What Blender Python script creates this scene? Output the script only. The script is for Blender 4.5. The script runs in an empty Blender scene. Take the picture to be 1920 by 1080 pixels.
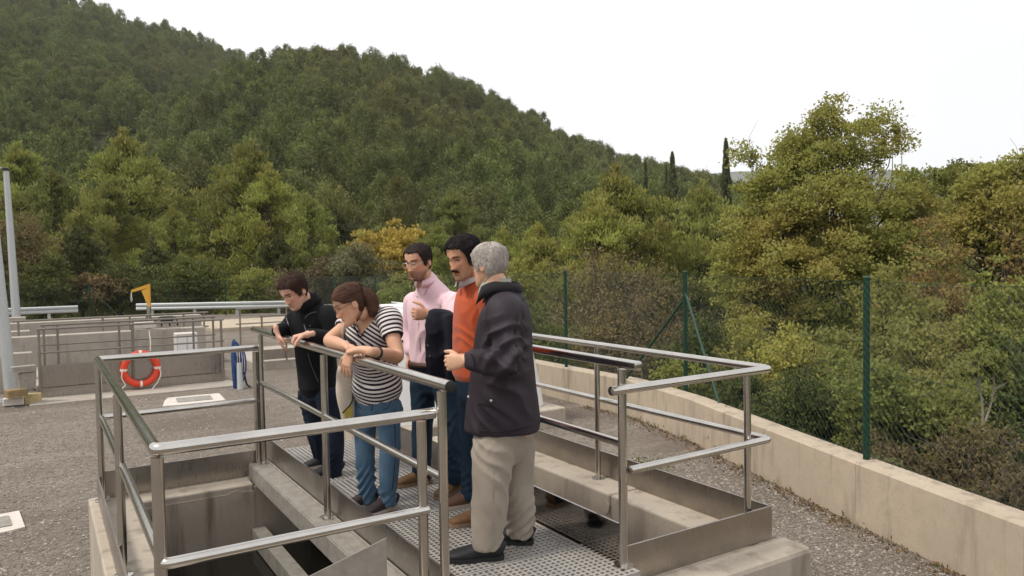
import bpy, math, random
import numpy as np
from mathutils import Vector, Matrix

# ------------------------------------------------------------------ scene, camera, light
SC = bpy.context.scene
COL = SC.collection
FPX, PITCH, ROLL, YAW, CAMH = 1421.63, 0.0381, -0.0158, 0.5581, 1.6047
_cy, _sy, _cp, _sp = math.cos(YAW), math.sin(YAW), math.cos(PITCH), math.sin(PITCH)
CF = np.array([_sy * _cp, _cy * _cp, -_sp])
_r = np.array([_cy, -_sy, 0.0]); _u = np.cross(_r, CF)
CR = math.cos(ROLL) * _r + math.sin(ROLL) * _u
CU = -math.sin(ROLL) * _r + math.cos(ROLL) * _u
CAM = np.array([0.0, 0.0, CAMH])
UP = np.array([0.0, 0.0, 1.0])
HR = np.array([_cy, -_sy, 0.0]); HF = np.array([_sy, _cy, 0.0])     # level right / forward of the view

def at(px, py, d):
    """place surveyed in the photograph: picture position and metres of depth -> world point"""
    return CAM + d * (CF + CR * (px - 960) / FPX + CU * (540 - py) / FPX)

cam_d = bpy.data.cameras.new('camera'); cam = bpy.data.objects.new('camera', cam_d); COL.objects.link(cam)
cam_d.sensor_width = 36.0; cam_d.lens = FPX / 1920 * 36.0; cam_d.clip_start = 0.05; cam_d.clip_end = 9000
m = Matrix.Identity(4)
for i in range(3):
    m[i][0], m[i][1], m[i][2], m[i][3] = CR[i], CU[i], -CF[i], CAM[i]
cam.matrix_world = m
SC.camera = cam

SUN_DIR = -0.62 * HR - 0.28 * HF + 1.05 * UP                 # towards the sun: high, from the left and a little behind
SUN_DIR = SUN_DIR / np.linalg.norm(SUN_DIR)
w = bpy.data.worlds.new('World'); SC.world = w; w.use_nodes = True
nt = w.node_tree; nt.nodes.clear()
out = nt.nodes.new('ShaderNodeOutputWorld'); bg = nt.nodes.new('ShaderNodeBackground')
sky = nt.nodes.new('ShaderNodeTexSky'); sky.sky_type = 'NISHITA'; sky.sun_disc = False
sky.sun_elevation = math.asin(SUN_DIR[2]); sky.sun_rotation = math.atan2(SUN_DIR[0], SUN_DIR[1])
tc = nt.nodes.new('ShaderNodeTexCoord'); nz = nt.nodes.new('ShaderNodeTexNoise')
nz.inputs['Scale'].default_value = 1.6; nz.inputs['Detail'].default_value = 4
mr = nt.nodes.new('ShaderNodeMapRange'); mr.inputs['To Min'].default_value = 0.84; mr.inputs['To Max'].default_value = 0.99
mr.inputs['From Min'].default_value = 0.35; mr.inputs['From Max'].default_value = 0.6
mx = nt.nodes.new('ShaderNodeMix'); mx.data_type = 'RGBA'; mx.inputs[7].default_value = (10.5, 10.48, 10.6, 1)
nt.links.new(tc.outputs['Generated'], nz.inputs['Vector']); nt.links.new(nz.outputs['Fac'], mr.inputs['Value'])
nt.links.new(mr.outputs['Result'], mx.inputs[0]); nt.links.new(sky.outputs['Color'], mx.inputs[6])
nt.links.new(mx.outputs[2], bg.inputs['Color']); bg.inputs['Strength'].default_value = 0.1
nt.links.new(bg.outputs[0], out.inputs['Surface'])

sl = bpy.data.lights.new('sun', 'SUN'); sl.energy = 2.4; sl.angle = math.radians(10); sl.color = (1.0, 0.93, 0.82)
so = bpy.data.objects.new('sun', sl); COL.objects.link(so)
so.rotation_euler = Vector(SUN_DIR).to_track_quat('Z', 'Y').to_euler()
SC.view_settings.view_transform = 'Standard'; SC.view_settings.look = 'None'
SC.view_settings.exposure = 0.1; SC.view_settings.gamma = 1.0; SC.view_settings.use_curve_mapping = False
SC.cycles.max_bounces = 6; SC.cycles.diffuse_bounces = 3; SC.cycles.glossy_bounces = 3
SC.cycles.volume_bounces = 2; SC.cycles.transmission_bounces = 4; SC.cycles.transparent_max_bounces = 6

rnd = random.Random(11)
RS = np.random.RandomState(5)

# ------------------------------------------------------------------ object helpers
def mesh_np(name, V, F, mats=(), smooth=False, midx=None):
    V = np.asarray(V, dtype=np.float32).reshape(-1, 3)
    me = bpy.data.meshes.new(name)
    if isinstance(F, np.ndarray):
        n, k = F.shape
        me.vertices.add(len(V)); me.vertices.foreach_set('co', V.ravel())
        me.loops.add(n * k); me.loops.foreach_set('vertex_index', F.astype(np.int32).ravel())
        me.polygons.add(n); me.polygons.foreach_set('loop_start', np.arange(0, n * k, k, dtype=np.int32))
        me.polygons.foreach_set('loop_total', np.full(n, k, dtype=np.int32))
        me.update(calc_edges=True)
    else:
        me.from_pydata(V.tolist(), [], F); me.update()
    for mt in mats: me.materials.append(mt)
    if smooth: me.polygons.foreach_set('use_smooth', np.ones(len(me.polygons), dtype=bool))
    if midx is not None: me.polygons.foreach_set('material_index', np.asarray(midx, dtype=np.int32))
    return me

def tag(o, label=None, cat=None, group=None, kind=None):
    if label: o['label'] = label
    if cat: o['category'] = cat
    if group: o['group'] = group
    if kind: o['kind'] = kind
    return o

def link(o, parent=None):
    COL.objects.link(o)
    if parent is not None: o.parent = parent
    return o

def thing(name, loc, label, cat, group=None, rz=0.0):
    o = bpy.data.objects.new(name, None); COL.objects.link(o)
    o.location = tuple(loc); o.rotation_euler = (0, 0, rz); o.empty_display_size = 0.1
    return tag(o, label, cat, group)

def ob(name, me, parent=None, world=True):
    """link a mesh; when parented its coordinates are world coordinates unless world=False"""
    o = bpy.data.objects.new(name, me); COL.objects.link(o)
    if parent is not None:
        o.parent = parent
        if world:
            top = parent
            while top.parent is not None: top = top.parent
            if parent is top: o.matrix_parent_inverse = Matrix.Translation(-Vector(parent.location))
    return o

class MB:
    def __init__(s): s.v = []; s.f = []; s.n = 0; s.mi = []
    def add(s, V, F, mi=0):
        s.v.append(np.asarray(V, dtype=float).reshape(-1, 3)); s.f += [tuple(i + s.n for i in f) for f in F]
        s.mi += [mi] * len(F); s.n += len(s.v[-1]); return s
    def box(s, a, b, mi=0, bev=0.0):
        a = np.minimum(a, b).astype(float) if True else a
        (x0, y0, z0) = a; (x1, y1, z1) = np.asarray(b, float)
        if x1 < x0: x0, x1 = x1, x0
        if y1 < y0: y0, y1 = y1, y0
        if z1 < z0: z0, z1 = z1, z0
        if bev <= 0:
            V = [(x0, y0, z0), (x1, y0, z0), (x1, y1, z0), (x0, y1, z0), (x0, y0, z1), (x1, y0, z1), (x1, y1, z1), (x0, y1, z1)]
            return s.add(V, [(3, 2, 1, 0), (4, 5, 6, 7), (0, 1, 5, 4), (1, 2, 6, 5), (2, 3, 7, 6), (3, 0, 4, 7)], mi)
        k = bev; V = []; F = []
        def ring(z, i):
            return [(x0 + i + 0, y0 + i + k * (i < k) * 0, z)]
        prof = [(z0, 0), (z1 - k, 0), (z1 - 0.3 * k, 0.3 * k), (z1, k)]
        for z, i in prof:
            c = k - i * 0.5
            X0, X1, Y0, Y1 = x0 + i, x1 - i, y0 + i, y1 - i
            V += [(X0 + c, Y0, z), (X1 - c, Y0, z), (X1, Y0 + c, z), (X1, Y1 - c, z), (X1 - c, Y1, z), (X0 + c, Y1, z), (X0, Y1 - c, z), (X0, Y0 + c, z)]
        for r in range(len(prof) - 1):
            for j in range(8):
                F.append((r * 8 + j, r * 8 + (j + 1) % 8, (r + 1) * 8 + (j + 1) % 8, (r + 1) * 8 + j))
        F.append(tuple(range(7, -1, -1))); F.append(tuple(range(len(V) - 8, len(V))))
        return s.add(V, F, mi)
    def tube(s, pts, r, seg=12, mi=0, caps=True):
        V, F = tube_vf(pts, r, seg, caps); return s.add(V, F, mi)
    def prism(s, poly, axis, h, mi=0):
        """extrude a 3-D polygon by the vector axis*h"""
        P = np.asarray(poly, float); Q = P + np.asarray(axis, float) * h; n = len(P)
        F = [tuple(range(n - 1, -1, -1)), tuple(range(n, 2 * n))] + [(i, (i + 1) % n, n + (i + 1) % n, n + i) for i in range(n)]
        return s.add(np.vstack([P, Q]), F, mi)
    def build(s, name, mat, parent=None, smooth=False, world=True, auto=None):
        mats = mat if isinstance(mat, (list, tuple)) else [mat]
        me = mesh_np(name, np.vstack(s.v), s.f, mats, smooth, s.mi)
        if auto: shade_auto(me, auto)
        return ob(name, me, parent, world)

def shade_auto(me, deg):
    me.polygons.foreach_set('use_smooth', np.ones(len(me.polygons), dtype=bool))
    try: me.set_sharp_from_angle(angle=math.radians(deg))
    except Exception: pass

def tube_vf(pts, r, seg=12, caps=True):
    P = np.asarray(pts, float); n = len(P)
    r = np.full(n, r, float) if np.isscalar(r) else np.asarray(r, float)
    T = np.gradient(P, axis=0); T /= np.linalg.norm(T, axis=1)[:, None] + 1e-12
    ref = np.array([0, 0, 1.0]) if abs(T[0][2]) < 0.9 else np.array([1.0, 0, 0])
    V = []
    for i in range(n):
        a = ref - T[i] * (ref @ T[i]); a /= np.linalg.norm(a) + 1e-12; b = np.cross(T[i], a); ref = a
        th = np.linspace(0, 2 * math.pi, seg, endpoint=False)
        V.append(P[i] + r[i] * (np.cos(th)[:, None] * a + np.sin(th)[:, None] * b))
    F = []
    for i in range(n - 1):
        for j in range(seg):
            F.append((i * seg + j, i * seg + (j + 1) % seg, (i + 1) * seg + (j + 1) % seg, (i + 1) * seg + j))
    if caps: F += [tuple(range(seg - 1, -1, -1)), tuple(range((n - 1) * seg, n * seg))]
    return np.vstack(V), F

def smoothcurve(P, k=6):
    """Catmull-Rom through the rows of P (any columns)"""
    P = np.asarray(P, float); n = len(P)
    if n < 3: 
        t = np.linspace(0, 1, k + 1)[:, None]; return P[0] * (1 - t) + P[-1] * t
    Q = np.vstack([2 * P[0] - P[1], P, 2 * P[-1] - P[-2]]); o = []
    for i in range(1, n):
        p0, p1, p2, p3 = Q[i - 1], Q[i], Q[i + 1], Q[i + 2]
        for t in np.linspace(0, 1, k, endpoint=False):
            o.append(0.5 * (2 * p1 + (p2 - p0) * t + (2 * p0 - 5 * p1 + 4 * p2 - p3) * t * t + (3 * p1 - p0 - 3 * p2 + p3) * t ** 3))
    o.append(P[-1]); return np.array(o)

# ------------------------------------------------------------------ materials
class NT:
    def __init__(s, name, rough=0.6, metal=0.0, spec=0.5):
        s.m = bpy.data.materials.new(name); s.m.use_nodes = True; s.t = s.m.node_tree
        s.b = s.t.nodes['Principled BSDF']; s.b.inputs['Roughness'].default_value = rough
        s.b.inputs['Metallic'].default_value = metal; s.b.inputs['Specular IOR Level'].default_value = spec
    def n(s, typ, **kw):
        nd = s.t.nodes.new(typ)
        for k, v in kw.items():
            if k in nd.inputs: nd.inputs[k].default_value = v
            else: setattr(nd, k, v)
        return nd
    def l(s, a, b): s.t.links.new(a, b)
    def coord(s, scale=(1, 1, 1), kind='Object', rot=(0, 0, 0)):
        tcn = s.n('ShaderNodeTexCoord'); mp = s.n('ShaderNodeMapping')
        mp.inputs['Scale'].default_value = scale; mp.inputs['Rotation'].default_value = rot
        s.l(tcn.outputs[kind], mp.inputs['Vector']); return mp.outputs['Vector']
    def noise(s, scale, detail=5, rough=0.6, vec=None, dist=0.0):
        nd = s.n('ShaderNodeTexNoise'); nd.inputs['Scale'].default_value = scale; nd.inputs['Detail'].default_value = detail
        nd.inputs['Roughness'].default_value = rough; nd.inputs['Distortion'].default_value = dist
        s.l(vec if vec is not None else s.coord(), nd.inputs['Vector']); return nd.outputs['Fac']
    def ramp(s, fac, stops):
        nd = s.n('ShaderNodeValToRGB'); s.l(fac, nd.inputs['Fac']); el = nd.color_ramp.elements
        while len(el) < len(stops): el.new(0.5)
        for e, (p, c) in zip(el, stops):
            e.position = p; e.color = (c[0], c[1], c[2], 1) if not np.isscalar(c) else (c, c, c, 1)
        return nd.outputs['Color']
    def mix(s, fac, a, b, mode='MIX'):
        nd = s.n('ShaderNodeMix', data_type='RGBA', blend_type=mode)
        for sock, v in ((0, fac), (6, a), (7, b)):
            if isinstance(v, bpy.types.NodeSocket): s.l(v, nd.inputs[sock])
            elif np.isscalar(v): nd.inputs[sock].default_value = v if sock == 0 else (v, v, v, 1)
            else: nd.inputs[sock].default_value = (*v, 1)
        return nd.outputs[2]
    def bump(s, h, strength=0.3, dist=0.01, normal=None):
        nd = s.n('ShaderNodeBump'); nd.inputs['Strength'].default_value = strength; nd.inputs['Distance'].default_value = dist
        s.l(h, nd.inputs['Height'])
        if normal is not None: s.l(normal, nd.inputs['Normal'])
        s.l(nd.outputs['Normal'], s.b.inputs['Normal']); return nd.outputs['Normal']
    def color(s, c):
        if isinstance(c, bpy.types.NodeSocket): s.l(c, s.b.inputs['Base Color'])
        else: s.b.inputs['Base Color'].default_value = (*c, 1)
        return s
    def rough(s, sock): s.l(sock, s.b.inputs['Roughness']); return s

def mat_concrete(name, c0, c1, stain=(0.09, 0.075, 0.06), amt=0.5, bump=0.35, streak=True):
    M = NT(name, 0.88, 0, 0.3)
    big = M.noise(0.9, 6, 0.62); mid = M.noise(7, 6, 0.65); fine = M.noise(60, 4, 0.7)
    col = M.mix(M.ramp(big, [(0.32, 0), (0.68, 1)]), c0, c1)
    col = M.mix(M.ramp(mid, [(0.35, 0.0), (0.75, 0.6)]), col, tuple(0.72 * x for x in c0))
    wv = M.noise(1.7, 7, 0.75, dist=1.6); col = M.mix(M.ramp(wv, [(0.485, 0), (0.5, 0.35), (0.515, 0)]), col, tuple(0.62 * x for x in c0))
    if streak:
        st = M.noise(3.0, 5, 0.6, M.coord((2.2, 2.2, 0.28)))
        col = M.mix(M.ramp(st, [(0.52, 0), (0.72, amt)]), col, stain)
    col = M.mix(M.ramp(fine, [(0.3, 0.25), (0.5, 0.0)]), col, tuple(0.5 * x for x in c0))
    M.color(col)
    h = M.mix(0.5, mid, fine); M.bump(h, bump, 0.01)
    return M.m

def mat_steel(name, base=(0.50, 0.47, 0.44), rough=0.3, brushed=False, smear=0.12):
    M = NT(name, rough, 1.0)
    a = M.noise(6, 5, 0.6); f = M.noise(90, 3, 0.6, M.coord((1, 1, 0.08)) if brushed else None)
    M.color(M.mix(M.ramp(a, [(0.35, 0), (0.7, 1)]), base, tuple(0.82 * x for x in base)))
    rr = M.ramp(M.mix(0.5, a, f), [(0.3, max(0.03, rough - smear)), (0.7, rough + smear)])
    M.rough(rr); M.bump(f, 0.02 if not brushed else 0.05, 0.001)
    return M.m

def mat_plain(name, c, rough=0.55, var=0.2, scale=20, bump=0.1, metal=0.0, spec=0.5):
    M = NT(name, rough, metal, spec); a = M.noise(scale, 5, 0.6)
    M.color(M.mix(M.ramp(a, [(0.3, 0), (0.7, 1)]), c, tuple((1 - var) * x for x in c))); M.bump(a, bump, 0.004)
    return M.m

def mat_leaf(name, c0, c1, c2=None, trans=0.25, rough=0.6, big=0.35, world=False, soft=0.55):
    """leaves: hue differs from leaf to leaf and from branch to branch and from tree to tree"""
    M = NT(name, rough, 0, 0.25)
    geo = M.n('ShaderNodeNewGeometry'); oi = M.n('ShaderNodeObjectInfo')
    ri = geo.outputs['Random Per Island']
    col = M.mix(ri, c0, c1)
    if c2 is not None:
        nz_ = M.noise(big, 3, 0.5, geo.outputs['Position'] if world else None); col = M.mix(M.ramp(nz_, [(0.48, 0), (0.62, 0.85)]), col, c2)
    rv = M.ramp(oi.outputs['Random'], [(0.0, (0.72, 0.74, 0.78)), (0.35, (0.95, 0.9, 0.8)), (0.7, (1.0, 1.05, 0.95)), (1.0, (1.25, 1.2, 1.0))])
    col = M.mix(1.0, col, rv, 'MULTIPLY')
    M.color(col)
    ov = M.n('ShaderNodeTexCoord'); vn_ = M.n('ShaderNodeVectorMath', operation='NORMALIZE'); M.l(ov.outputs['Object'], vn_.inputs[0])
    vt = M.n('ShaderNodeVectorTransform', vector_type='NORMAL', convert_from='OBJECT', convert_to='WORLD'); M.l(vn_.outputs[0], vt.inputs[0])
    mxn = M.n('ShaderNodeMix', data_type='VECTOR'); mxn.inputs[0].default_value = soft; M.l(geo.outputs['Normal'], mxn.inputs[4]); M.l(vt.outputs[0], mxn.inputs[5])
    vn2 = M.n('ShaderNodeVectorMath', operation='NORMALIZE'); M.l(mxn.outputs[1], vn2.inputs[0]); M.l(vn2.outputs[0], M.b.inputs['Normal'])
    M.b.inputs['Specular IOR Level'].default_value = 0.12
    if trans > 0:
        tr = M.n('ShaderNodeBsdfTranslucent'); ms = M.n('ShaderNodeMixShader'); ms.inputs[0].default_value = trans
        M.l(M.mix(1.0, col, (1.1, 1.15, 0.7), 'MULTIPLY'), tr.inputs['Color'])
        o = M.t.nodes['Material Output']
        M.l(M.b.outputs[0], ms.inputs[1]); M.l(tr.outputs[0], ms.inputs[2]); M.l(ms.outputs[0], o.inputs['Surface'])
    return M.m

CONC_WALL = mat_concrete('retaining wall concrete', (0.53, 0.44, 0.335), (0.44, 0.365, 0.28), (0.20, 0.16, 0.12), 0.7, 0.22)
CONC_PALE = mat_concrete('pale concrete', (0.50, 0.435, 0.36), (0.37, 0.32, 0.26), (0.14, 0.105, 0.08), 0.6, 0.35)
CONC_PIT = mat_concrete('damp pit concrete', (0.50, 0.43, 0.35), (0.36, 0.30, 0.24), (0.11, 0.085, 0.066), 0.8, 0.4)
CONC_FAR = mat_concrete('grey tank concrete', (0.46, 0.415, 0.355), (0.38, 0.34, 0.29), (0.12, 0.10, 0.08), 0.35, 0.2)
STEEL = mat_steel('polished stainless tube', (0.62, 0.59, 0.55), 0.19, False, 0.05)
STEEL_SHEET = mat_steel('brushed stainless sheet', (0.40, 0.365, 0.33), 0.33, True)
STEEL_MIRROR = mat_steel('bright stainless sheet', (0.34, 0.31, 0.285), 0.09, True, 0.04)
STEEL_DULL = mat_plain('weathered galvanised steel', (0.40, 0.37, 0.325), 0.5, 0.35, 14, 0.15, 0.35)
GALV = mat_plain('galvanised steel', (0.50, 0.52, 0.52), 0.5, 0.12, 30, 0.05, 0.4)
GRATE = mat_plain('grey moulded grating', (0.40, 0.375, 0.345), 0.6, 0.25, 30, 0.15)
DARKW = NT('dark tank water', 0.08, 0, 0.5).color((0.006, 0.006, 0.005)).m
GREEN_POST = mat_plain('dark green fence paint', (0.005, 0.042, 0.024), 0.5, 0.3, 40, 0.05, 0.0, 0.3)
GREEN_PALE = mat_plain('faded green paint', (0.03, 0.085, 0.055), 0.55, 0.3, 40, 0.05)
GREEN_WIRE = mat_plain('green coated wire', (0.012, 0.045, 0.026), 0.5, 0.2, 40, 0.0)
BLACK_RUB = mat_plain('black plastic', (0.012, 0.012, 0.013), 0.5, 0.3, 40, 0.1)
WHITE_PLAST = mat_plain('white shell', (0.80, 0.79, 0.77), 0.42, 0.05, 6, 0.04)
WHITE_SLAB = mat_plain('white painted slab', (0.66, 0.60, 0.54), 0.8, 0.2, 12, 0.15)
YELLOW = mat_plain('yellow crane paint', (0.62, 0.32, 0.03), 0.5, 0.15, 20, 0.05)
BLUE_HOSE = mat_plain('blue hose', (0.022, 0.075, 0.24), 0.5, 0.25, 30, 0.05)
ORANGE_BUOY = mat_plain('orange lifebuoy', (0.75, 0.06, 0.02), 0.5, 0.1, 12, 0.06)
WHITE_TAPE = mat_plain('white tape', (0.78, 0.70, 0.62), 0.6, 0.1, 30, 0.05)
BARK = mat_plain('brown bark', (0.11, 0.085, 0.06), 0.9, 0.5, 9, 0.6)
BARK_PALE = mat_plain('pale bark', (0.30, 0.26, 0.20), 0.85, 0.35, 12, 0.4)
TWIG = mat_plain('bare twigs', (0.135, 0.105, 0.075), 0.9, 0.4, 9, 0.3)
TIMBER = mat_plain('rough timber', (0.30, 0.21, 0.10), 0.85, 0.35, 10, 0.3)
BLOCK_Y = mat_plain('pale yellow block', (0.55, 0.44, 0.22), 0.85, 0.25, 14, 0.25)
GREY_BLOCK = mat_plain('grey concrete block', (0.34, 0.31, 0.27), 0.9, 0.3, 16, 0.3)

# ------------------------------------------------------------------ terrain and yard
ZG = -0.75
M = NT('gravel', 0.93, 0, 0.25)
g1 = M.noise(55, 6, 0.72); g2 = M.noise(0.45, 5, 0.6); g3 = M.noise(6, 5, 0.65)
vo = M.n('ShaderNodeTexVoronoi'); vo.inputs['Scale'].default_value = 42; M.l(M.coord(), vo.inputs['Vector'])
gc = M.mix(M.ramp(g1, [(0.32, 0), (0.7, 1)]), (0.16, 0.135, 0.111), (0.275, 0.24, 0.205))
gc = M.mix(M.ramp(vo.outputs['Color'], [(0.15, 0.0), (0.9, 0.6)]), gc, (0.30, 0.26, 0.215)); g5 = M.noise(17, 5, 0.75); gc = M.mix(M.ramp(g5, [(0.44, 0.55), (0.56, 0)]), gc, (0.105, 0.086, 0.068))
gc = M.mix(M.ramp(g2, [(0.42, 0), (0.66, 0.75)]), gc, (0.135, 0.108, 0.086)); g4 = M.noise(1.6, 6, 0.7, M.coord((0.35, 1.6, 1), rot=(0, 0, 0.5))); gc = M.mix(M.ramp(g4, [(0.52, 0), (0.7, 0.5)]), gc, (0.30, 0.262, 0.222))
gc = M.mix(M.ramp(g3, [(0.56, 0), (0.76, 0.4)]), gc, (0.10, 0.078, 0.06))
M.color(gc); M.bump(M.mix(0.55, vo.outputs['Distance'], g1), 0.9, 0.02)
GRAVEL = M.m
STONE = NT('gravel stones', 0.9, 0, 0.3)
_ri = STONE.n('ShaderNodeNewGeometry').outputs['Random Per Island']
STONE.color(STONE.ramp(_ri, [(0.0, (0.13, 0.107, 0.088)), (0.4, (0.20, 0.172, 0.145)), (0.75, (0.265, 0.232, 0.199)), (1.0, (0.38, 0.336, 0.291))]))
STONE = STONE.m
M = NT('woodland soil', 0.95, 0, 0.2); s1 = M.noise(0.6, 6, 0.65); s2 = M.noise(9, 5, 0.7)
M.color(M.mix(M.ramp(s1, [(0.38, 0), (0.62, 1)]), M.mix(s2, (0.045, 0.04, 0.022), (0.085, 0.07, 0.04)), (0.05, 0.06, 0.024)))
M.bump(s2, 0.8, 0.05); SOIL = M.m

WALL_LINE = [(4.55, -0.9), (5.03, 0.8), (5.48, 2.42), (5.97, 3.97), (6.48, 5.5), (7.0, 7.0), (7.36, 8.6), (7.33, 10.2), (7.45, 13.0), (8.1, 18.0), (9.2, 25.0), (9.6, 33.5)]
YARD = WALL_LINE + [(9.4, 36.0), (3.0, 38.8), (-4.0, 39.6), (-22, 38), (-22, -6), (4.3, -6)]
yb = MB()
yb.prism([(x, y, ZG - 0.9) for x, y in YARD], (0, 0, 1), 0.9)
tag(yb.build('gravel_ground', GRAVEL), kind='structure')

# far woodland terrain: polar sheet round the viewpoint
HZ = lambda p: 499.94 + (p - 71) * -0.0158
RIDGE_L = [(-900, -60), (-500, -80), (-200, -80), (0, -26), (150, 4), (330, 64), (480, 124), (600, 178), (800, 262), (1000, 345), (1400, 440), (3600, 470)]     # farther ridge at the left
RIDGE_R = [(-900, 480), (-300, 470), (0, 420), (120, 372), (220, 305), (300, 245), (370, 190), (430, 146), (480, 124), (550, 110), (600, 108), (700, 116), (800, 142), (860, 160), (950, 205),
           (1100, 280), (1200, 315), (1340, 352), (1480, 392), (1620, 430), (1800, 455), (2400, 470), (3600, 470)]                                                   # nearer rounded hill
def _ridge(az, tab, R_):
    e = np.interp(az, [math.atan((p - 960) / FPX) for p, _ in tab], [(HZ(p) - y) / FPX for p, y in tab])
    return CAMH + e * R_ * np.cos(np.clip(az, -1.2, 1.2)) - 4.5
def vnoise(x, y, s, seed=0):
    rs = np.random.RandomState(seed); o = np.zeros_like(x)
    for k in range(7):
        th = rs.uniform(0, 2 * math.pi); ph = rs.uniform(0, 6.28); f = s * rs.uniform(0.6, 1.7)
        o += np.sin((x * math.cos(th) + y * math.sin(th)) * f + ph + 1.3 * np.sin((x * math.sin(th) - y * math.cos(th)) * f * 0.7 + ph))
    return o / 7
R_LEFT = 500.0
def r_right(az): return np.interp(az, [-0.6, -0.3, -0.1, 0.12, 0.27, 1.3], [235, 290, 300, 325, 350, 350])
def azim(x, y):
    az = np.arctan2(x, y) - YAW; return (az + math.pi) % (2 * math.pi) - math.pi
def terrain_z(x, y):
    """ground height outside the yard: the nearer hill and the ridge behind it"""
    r = np.hypot(x, y); az = azim(x, y)
    base = -1.35 - 2.4 * np.clip((r - 7) / 9, 0, 1) * np.clip((az + 0.12) / 0.3, 0, 1)
    o = None
    for tab, R_, r0, ex in ((RIDGE_R, r_right(az), 62, 1.3), (RIDGE_L, np.full_like(r, R_LEFT), 120, 1.25)):
        zr = _ridge(az, tab, R_); t = np.clip((r - r0) / np.maximum(R_ - r0, 10), 0, 1.0)
        z = base + (zr - base) * (0.28 * t + 0.72 * t ** ex) + np.where(t > 0, vnoise(x, y, 0.022, 3) * 6.5 * np.sin(np.pi * t), 0)
        z = z - np.clip((r - R_) / 150, 0, 1) * np.maximum(zr - base, 0) * 0.75
        o = z if o is None else np.maximum(o, z)
    return np.where(np.abs(az) > 1.45, base + (o - base) * np.clip((2.2 - np.abs(az)) / 0.75, 0, 1), o)
nr_, na_ = 90, 240
rr = np.concatenate([np.linspace(0.5, 60, 26), 60 * (900 / 60) ** (np.linspace(0.02, 1, nr_ - 26))])
aa = np.linspace(0, 2 * math.pi, na_, endpoint=False)
A_, R2_ = np.meshgrid(aa, rr); X = R2_ * np.sin(A_ + YAW); Y = R2_ * np.cos(A_ + YAW); Z = terrain_z(X, Y)
inyard = np.hypot(X, Y) < 7.5
Z = np.where(inyard, -1.9, Z)
idx = np.arange(nr_ * na_).reshape(nr_, na_)
F = np.stack([idx[:-1], np.roll(idx[:-1], -1, 1), np.roll(idx[1:], -1, 1), idx[1:]], -1).reshape(-1, 4)
tag(ob('terrain', mesh_np('terrain', np.stack([X, Y, Z], -1), F, [SOIL], True)), kind='structure')
# the land beyond, out to the horizon, with a pale distant ridge
g = MB(); g.prism([(4000 * math.cos(t), 4000 * math.sin(t), -8) for t in np.linspace(0, 6.283, 33)[:-1]], (0, 0, 1), 1)
tag(g.build('ground', SOIL), kind='structure')
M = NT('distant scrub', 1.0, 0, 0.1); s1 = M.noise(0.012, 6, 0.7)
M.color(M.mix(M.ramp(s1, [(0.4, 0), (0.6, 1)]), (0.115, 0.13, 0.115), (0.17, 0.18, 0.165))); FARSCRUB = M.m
pxs = np.linspace(1180, 2500, 90)
top = 322 - 7 * np.sin(pxs / 90.0) - 5 * np.sin(pxs / 37.0 + 1) + np.maximum(0, np.abs(pxs - 1740) - 60) * 0.02
Vr = []
for k, (dd, fr) in enumerate(((1150, 0.0), (1320, 0.55), (1500, 1.0), (2000, 0.2))):
    for p_, t_ in zip(pxs, top):
        zz = CAMH + (HZ(p_) - t_) / FPX * 1500
        Vr.append((*(CAM + dd * (HF + HR * (p_ - 960) / FPX))[:2], -8 + (zz + 8) * fr))
idx = np.arange(4 * 90).reshape(4, 90)
F = np.stack([idx[:-1, :-1], idx[:-1, 1:], idx[1:, 1:], idx[1:, :-1]], -1).reshape(-1, 4)
tag(ob('hills', mesh_np('hills', Vr, F, [FARSCRUB], True)), kind='structure')

# loose stones on the yard, thinning out with distance
def stones(n, seed):
    rs = np.random.RandomState(seed)
    d = 3.2 + 15 * rs.rand(n) ** 1.5; px = rs.uniform(-120, 2040, n)
    d = np.where(px > 1180, 4.5 + 4.5 * rs.rand(n), d)
    P = np.array([CAM[:2]]) + d[:, None] * (HF[None, :2] + HR[None, :2] * ((px - 960) / FPX)[:, None])
    wx = np.interp(P[:, 1], [b for _, b in WALL_LINE], [a for a, _ in WALL_LINE])
    ok = (P[:, 0] < wx - 0.06) & ~((P[:, 0] > 0.2) & (P[:, 0] < 3.86) & (P[:, 1] < 6.6)) & ~((P[:, 0] > -0.15) & (P[:, 1] > 15.4))
    P = P[ok]; n = len(P)
    s = rs.uniform(0.0055, 0.0125, n) * rs.choice([1, 1, 1, 1, 1.6], n)
    D = np.array([(1, 0, 0), (0, 1, 0), (-1, 0, 0), (0, -1, 0), (0, 0, 1), (0, 0, -1)], float)
    V = D[None] * s[:, None, None] * rs.uniform(0.65, 1.35, (n, 6, 1)); V[:, 4, 2] *= 0.75
    th = rs.uniform(0, 6.28, n); c, sn = np.cos(th)[:, None], np.sin(th)[:, None]
    x = V[:, :, 0] * c - V[:, :, 1] * sn; y = V[:, :, 0] * sn + V[:, :, 1] * c
    V[:, :, 0] = x + P[:, None, 0]; V[:, :, 1] = y + P[:, None, 1]; V[:, :, 2] += ZG + 0.003
    T = np.array([(0, 1, 4), (1, 2, 4), (2, 3, 4), (3, 0, 4), (1, 0, 5), (2, 1, 5), (3, 2, 5), (0, 3, 5)])[:4]
    F = (T[None] + 6 * np.arange(n)[:, None, None]).reshape(-1, 3)
    return V.reshape(-1, 3), F
V, F = stones(82000, 4)
tag(ob('gravel', mesh_np('gravel', V, F, [STONE])), label='loose grey gravel stones spread over the yard', kind='stuff')

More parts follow.
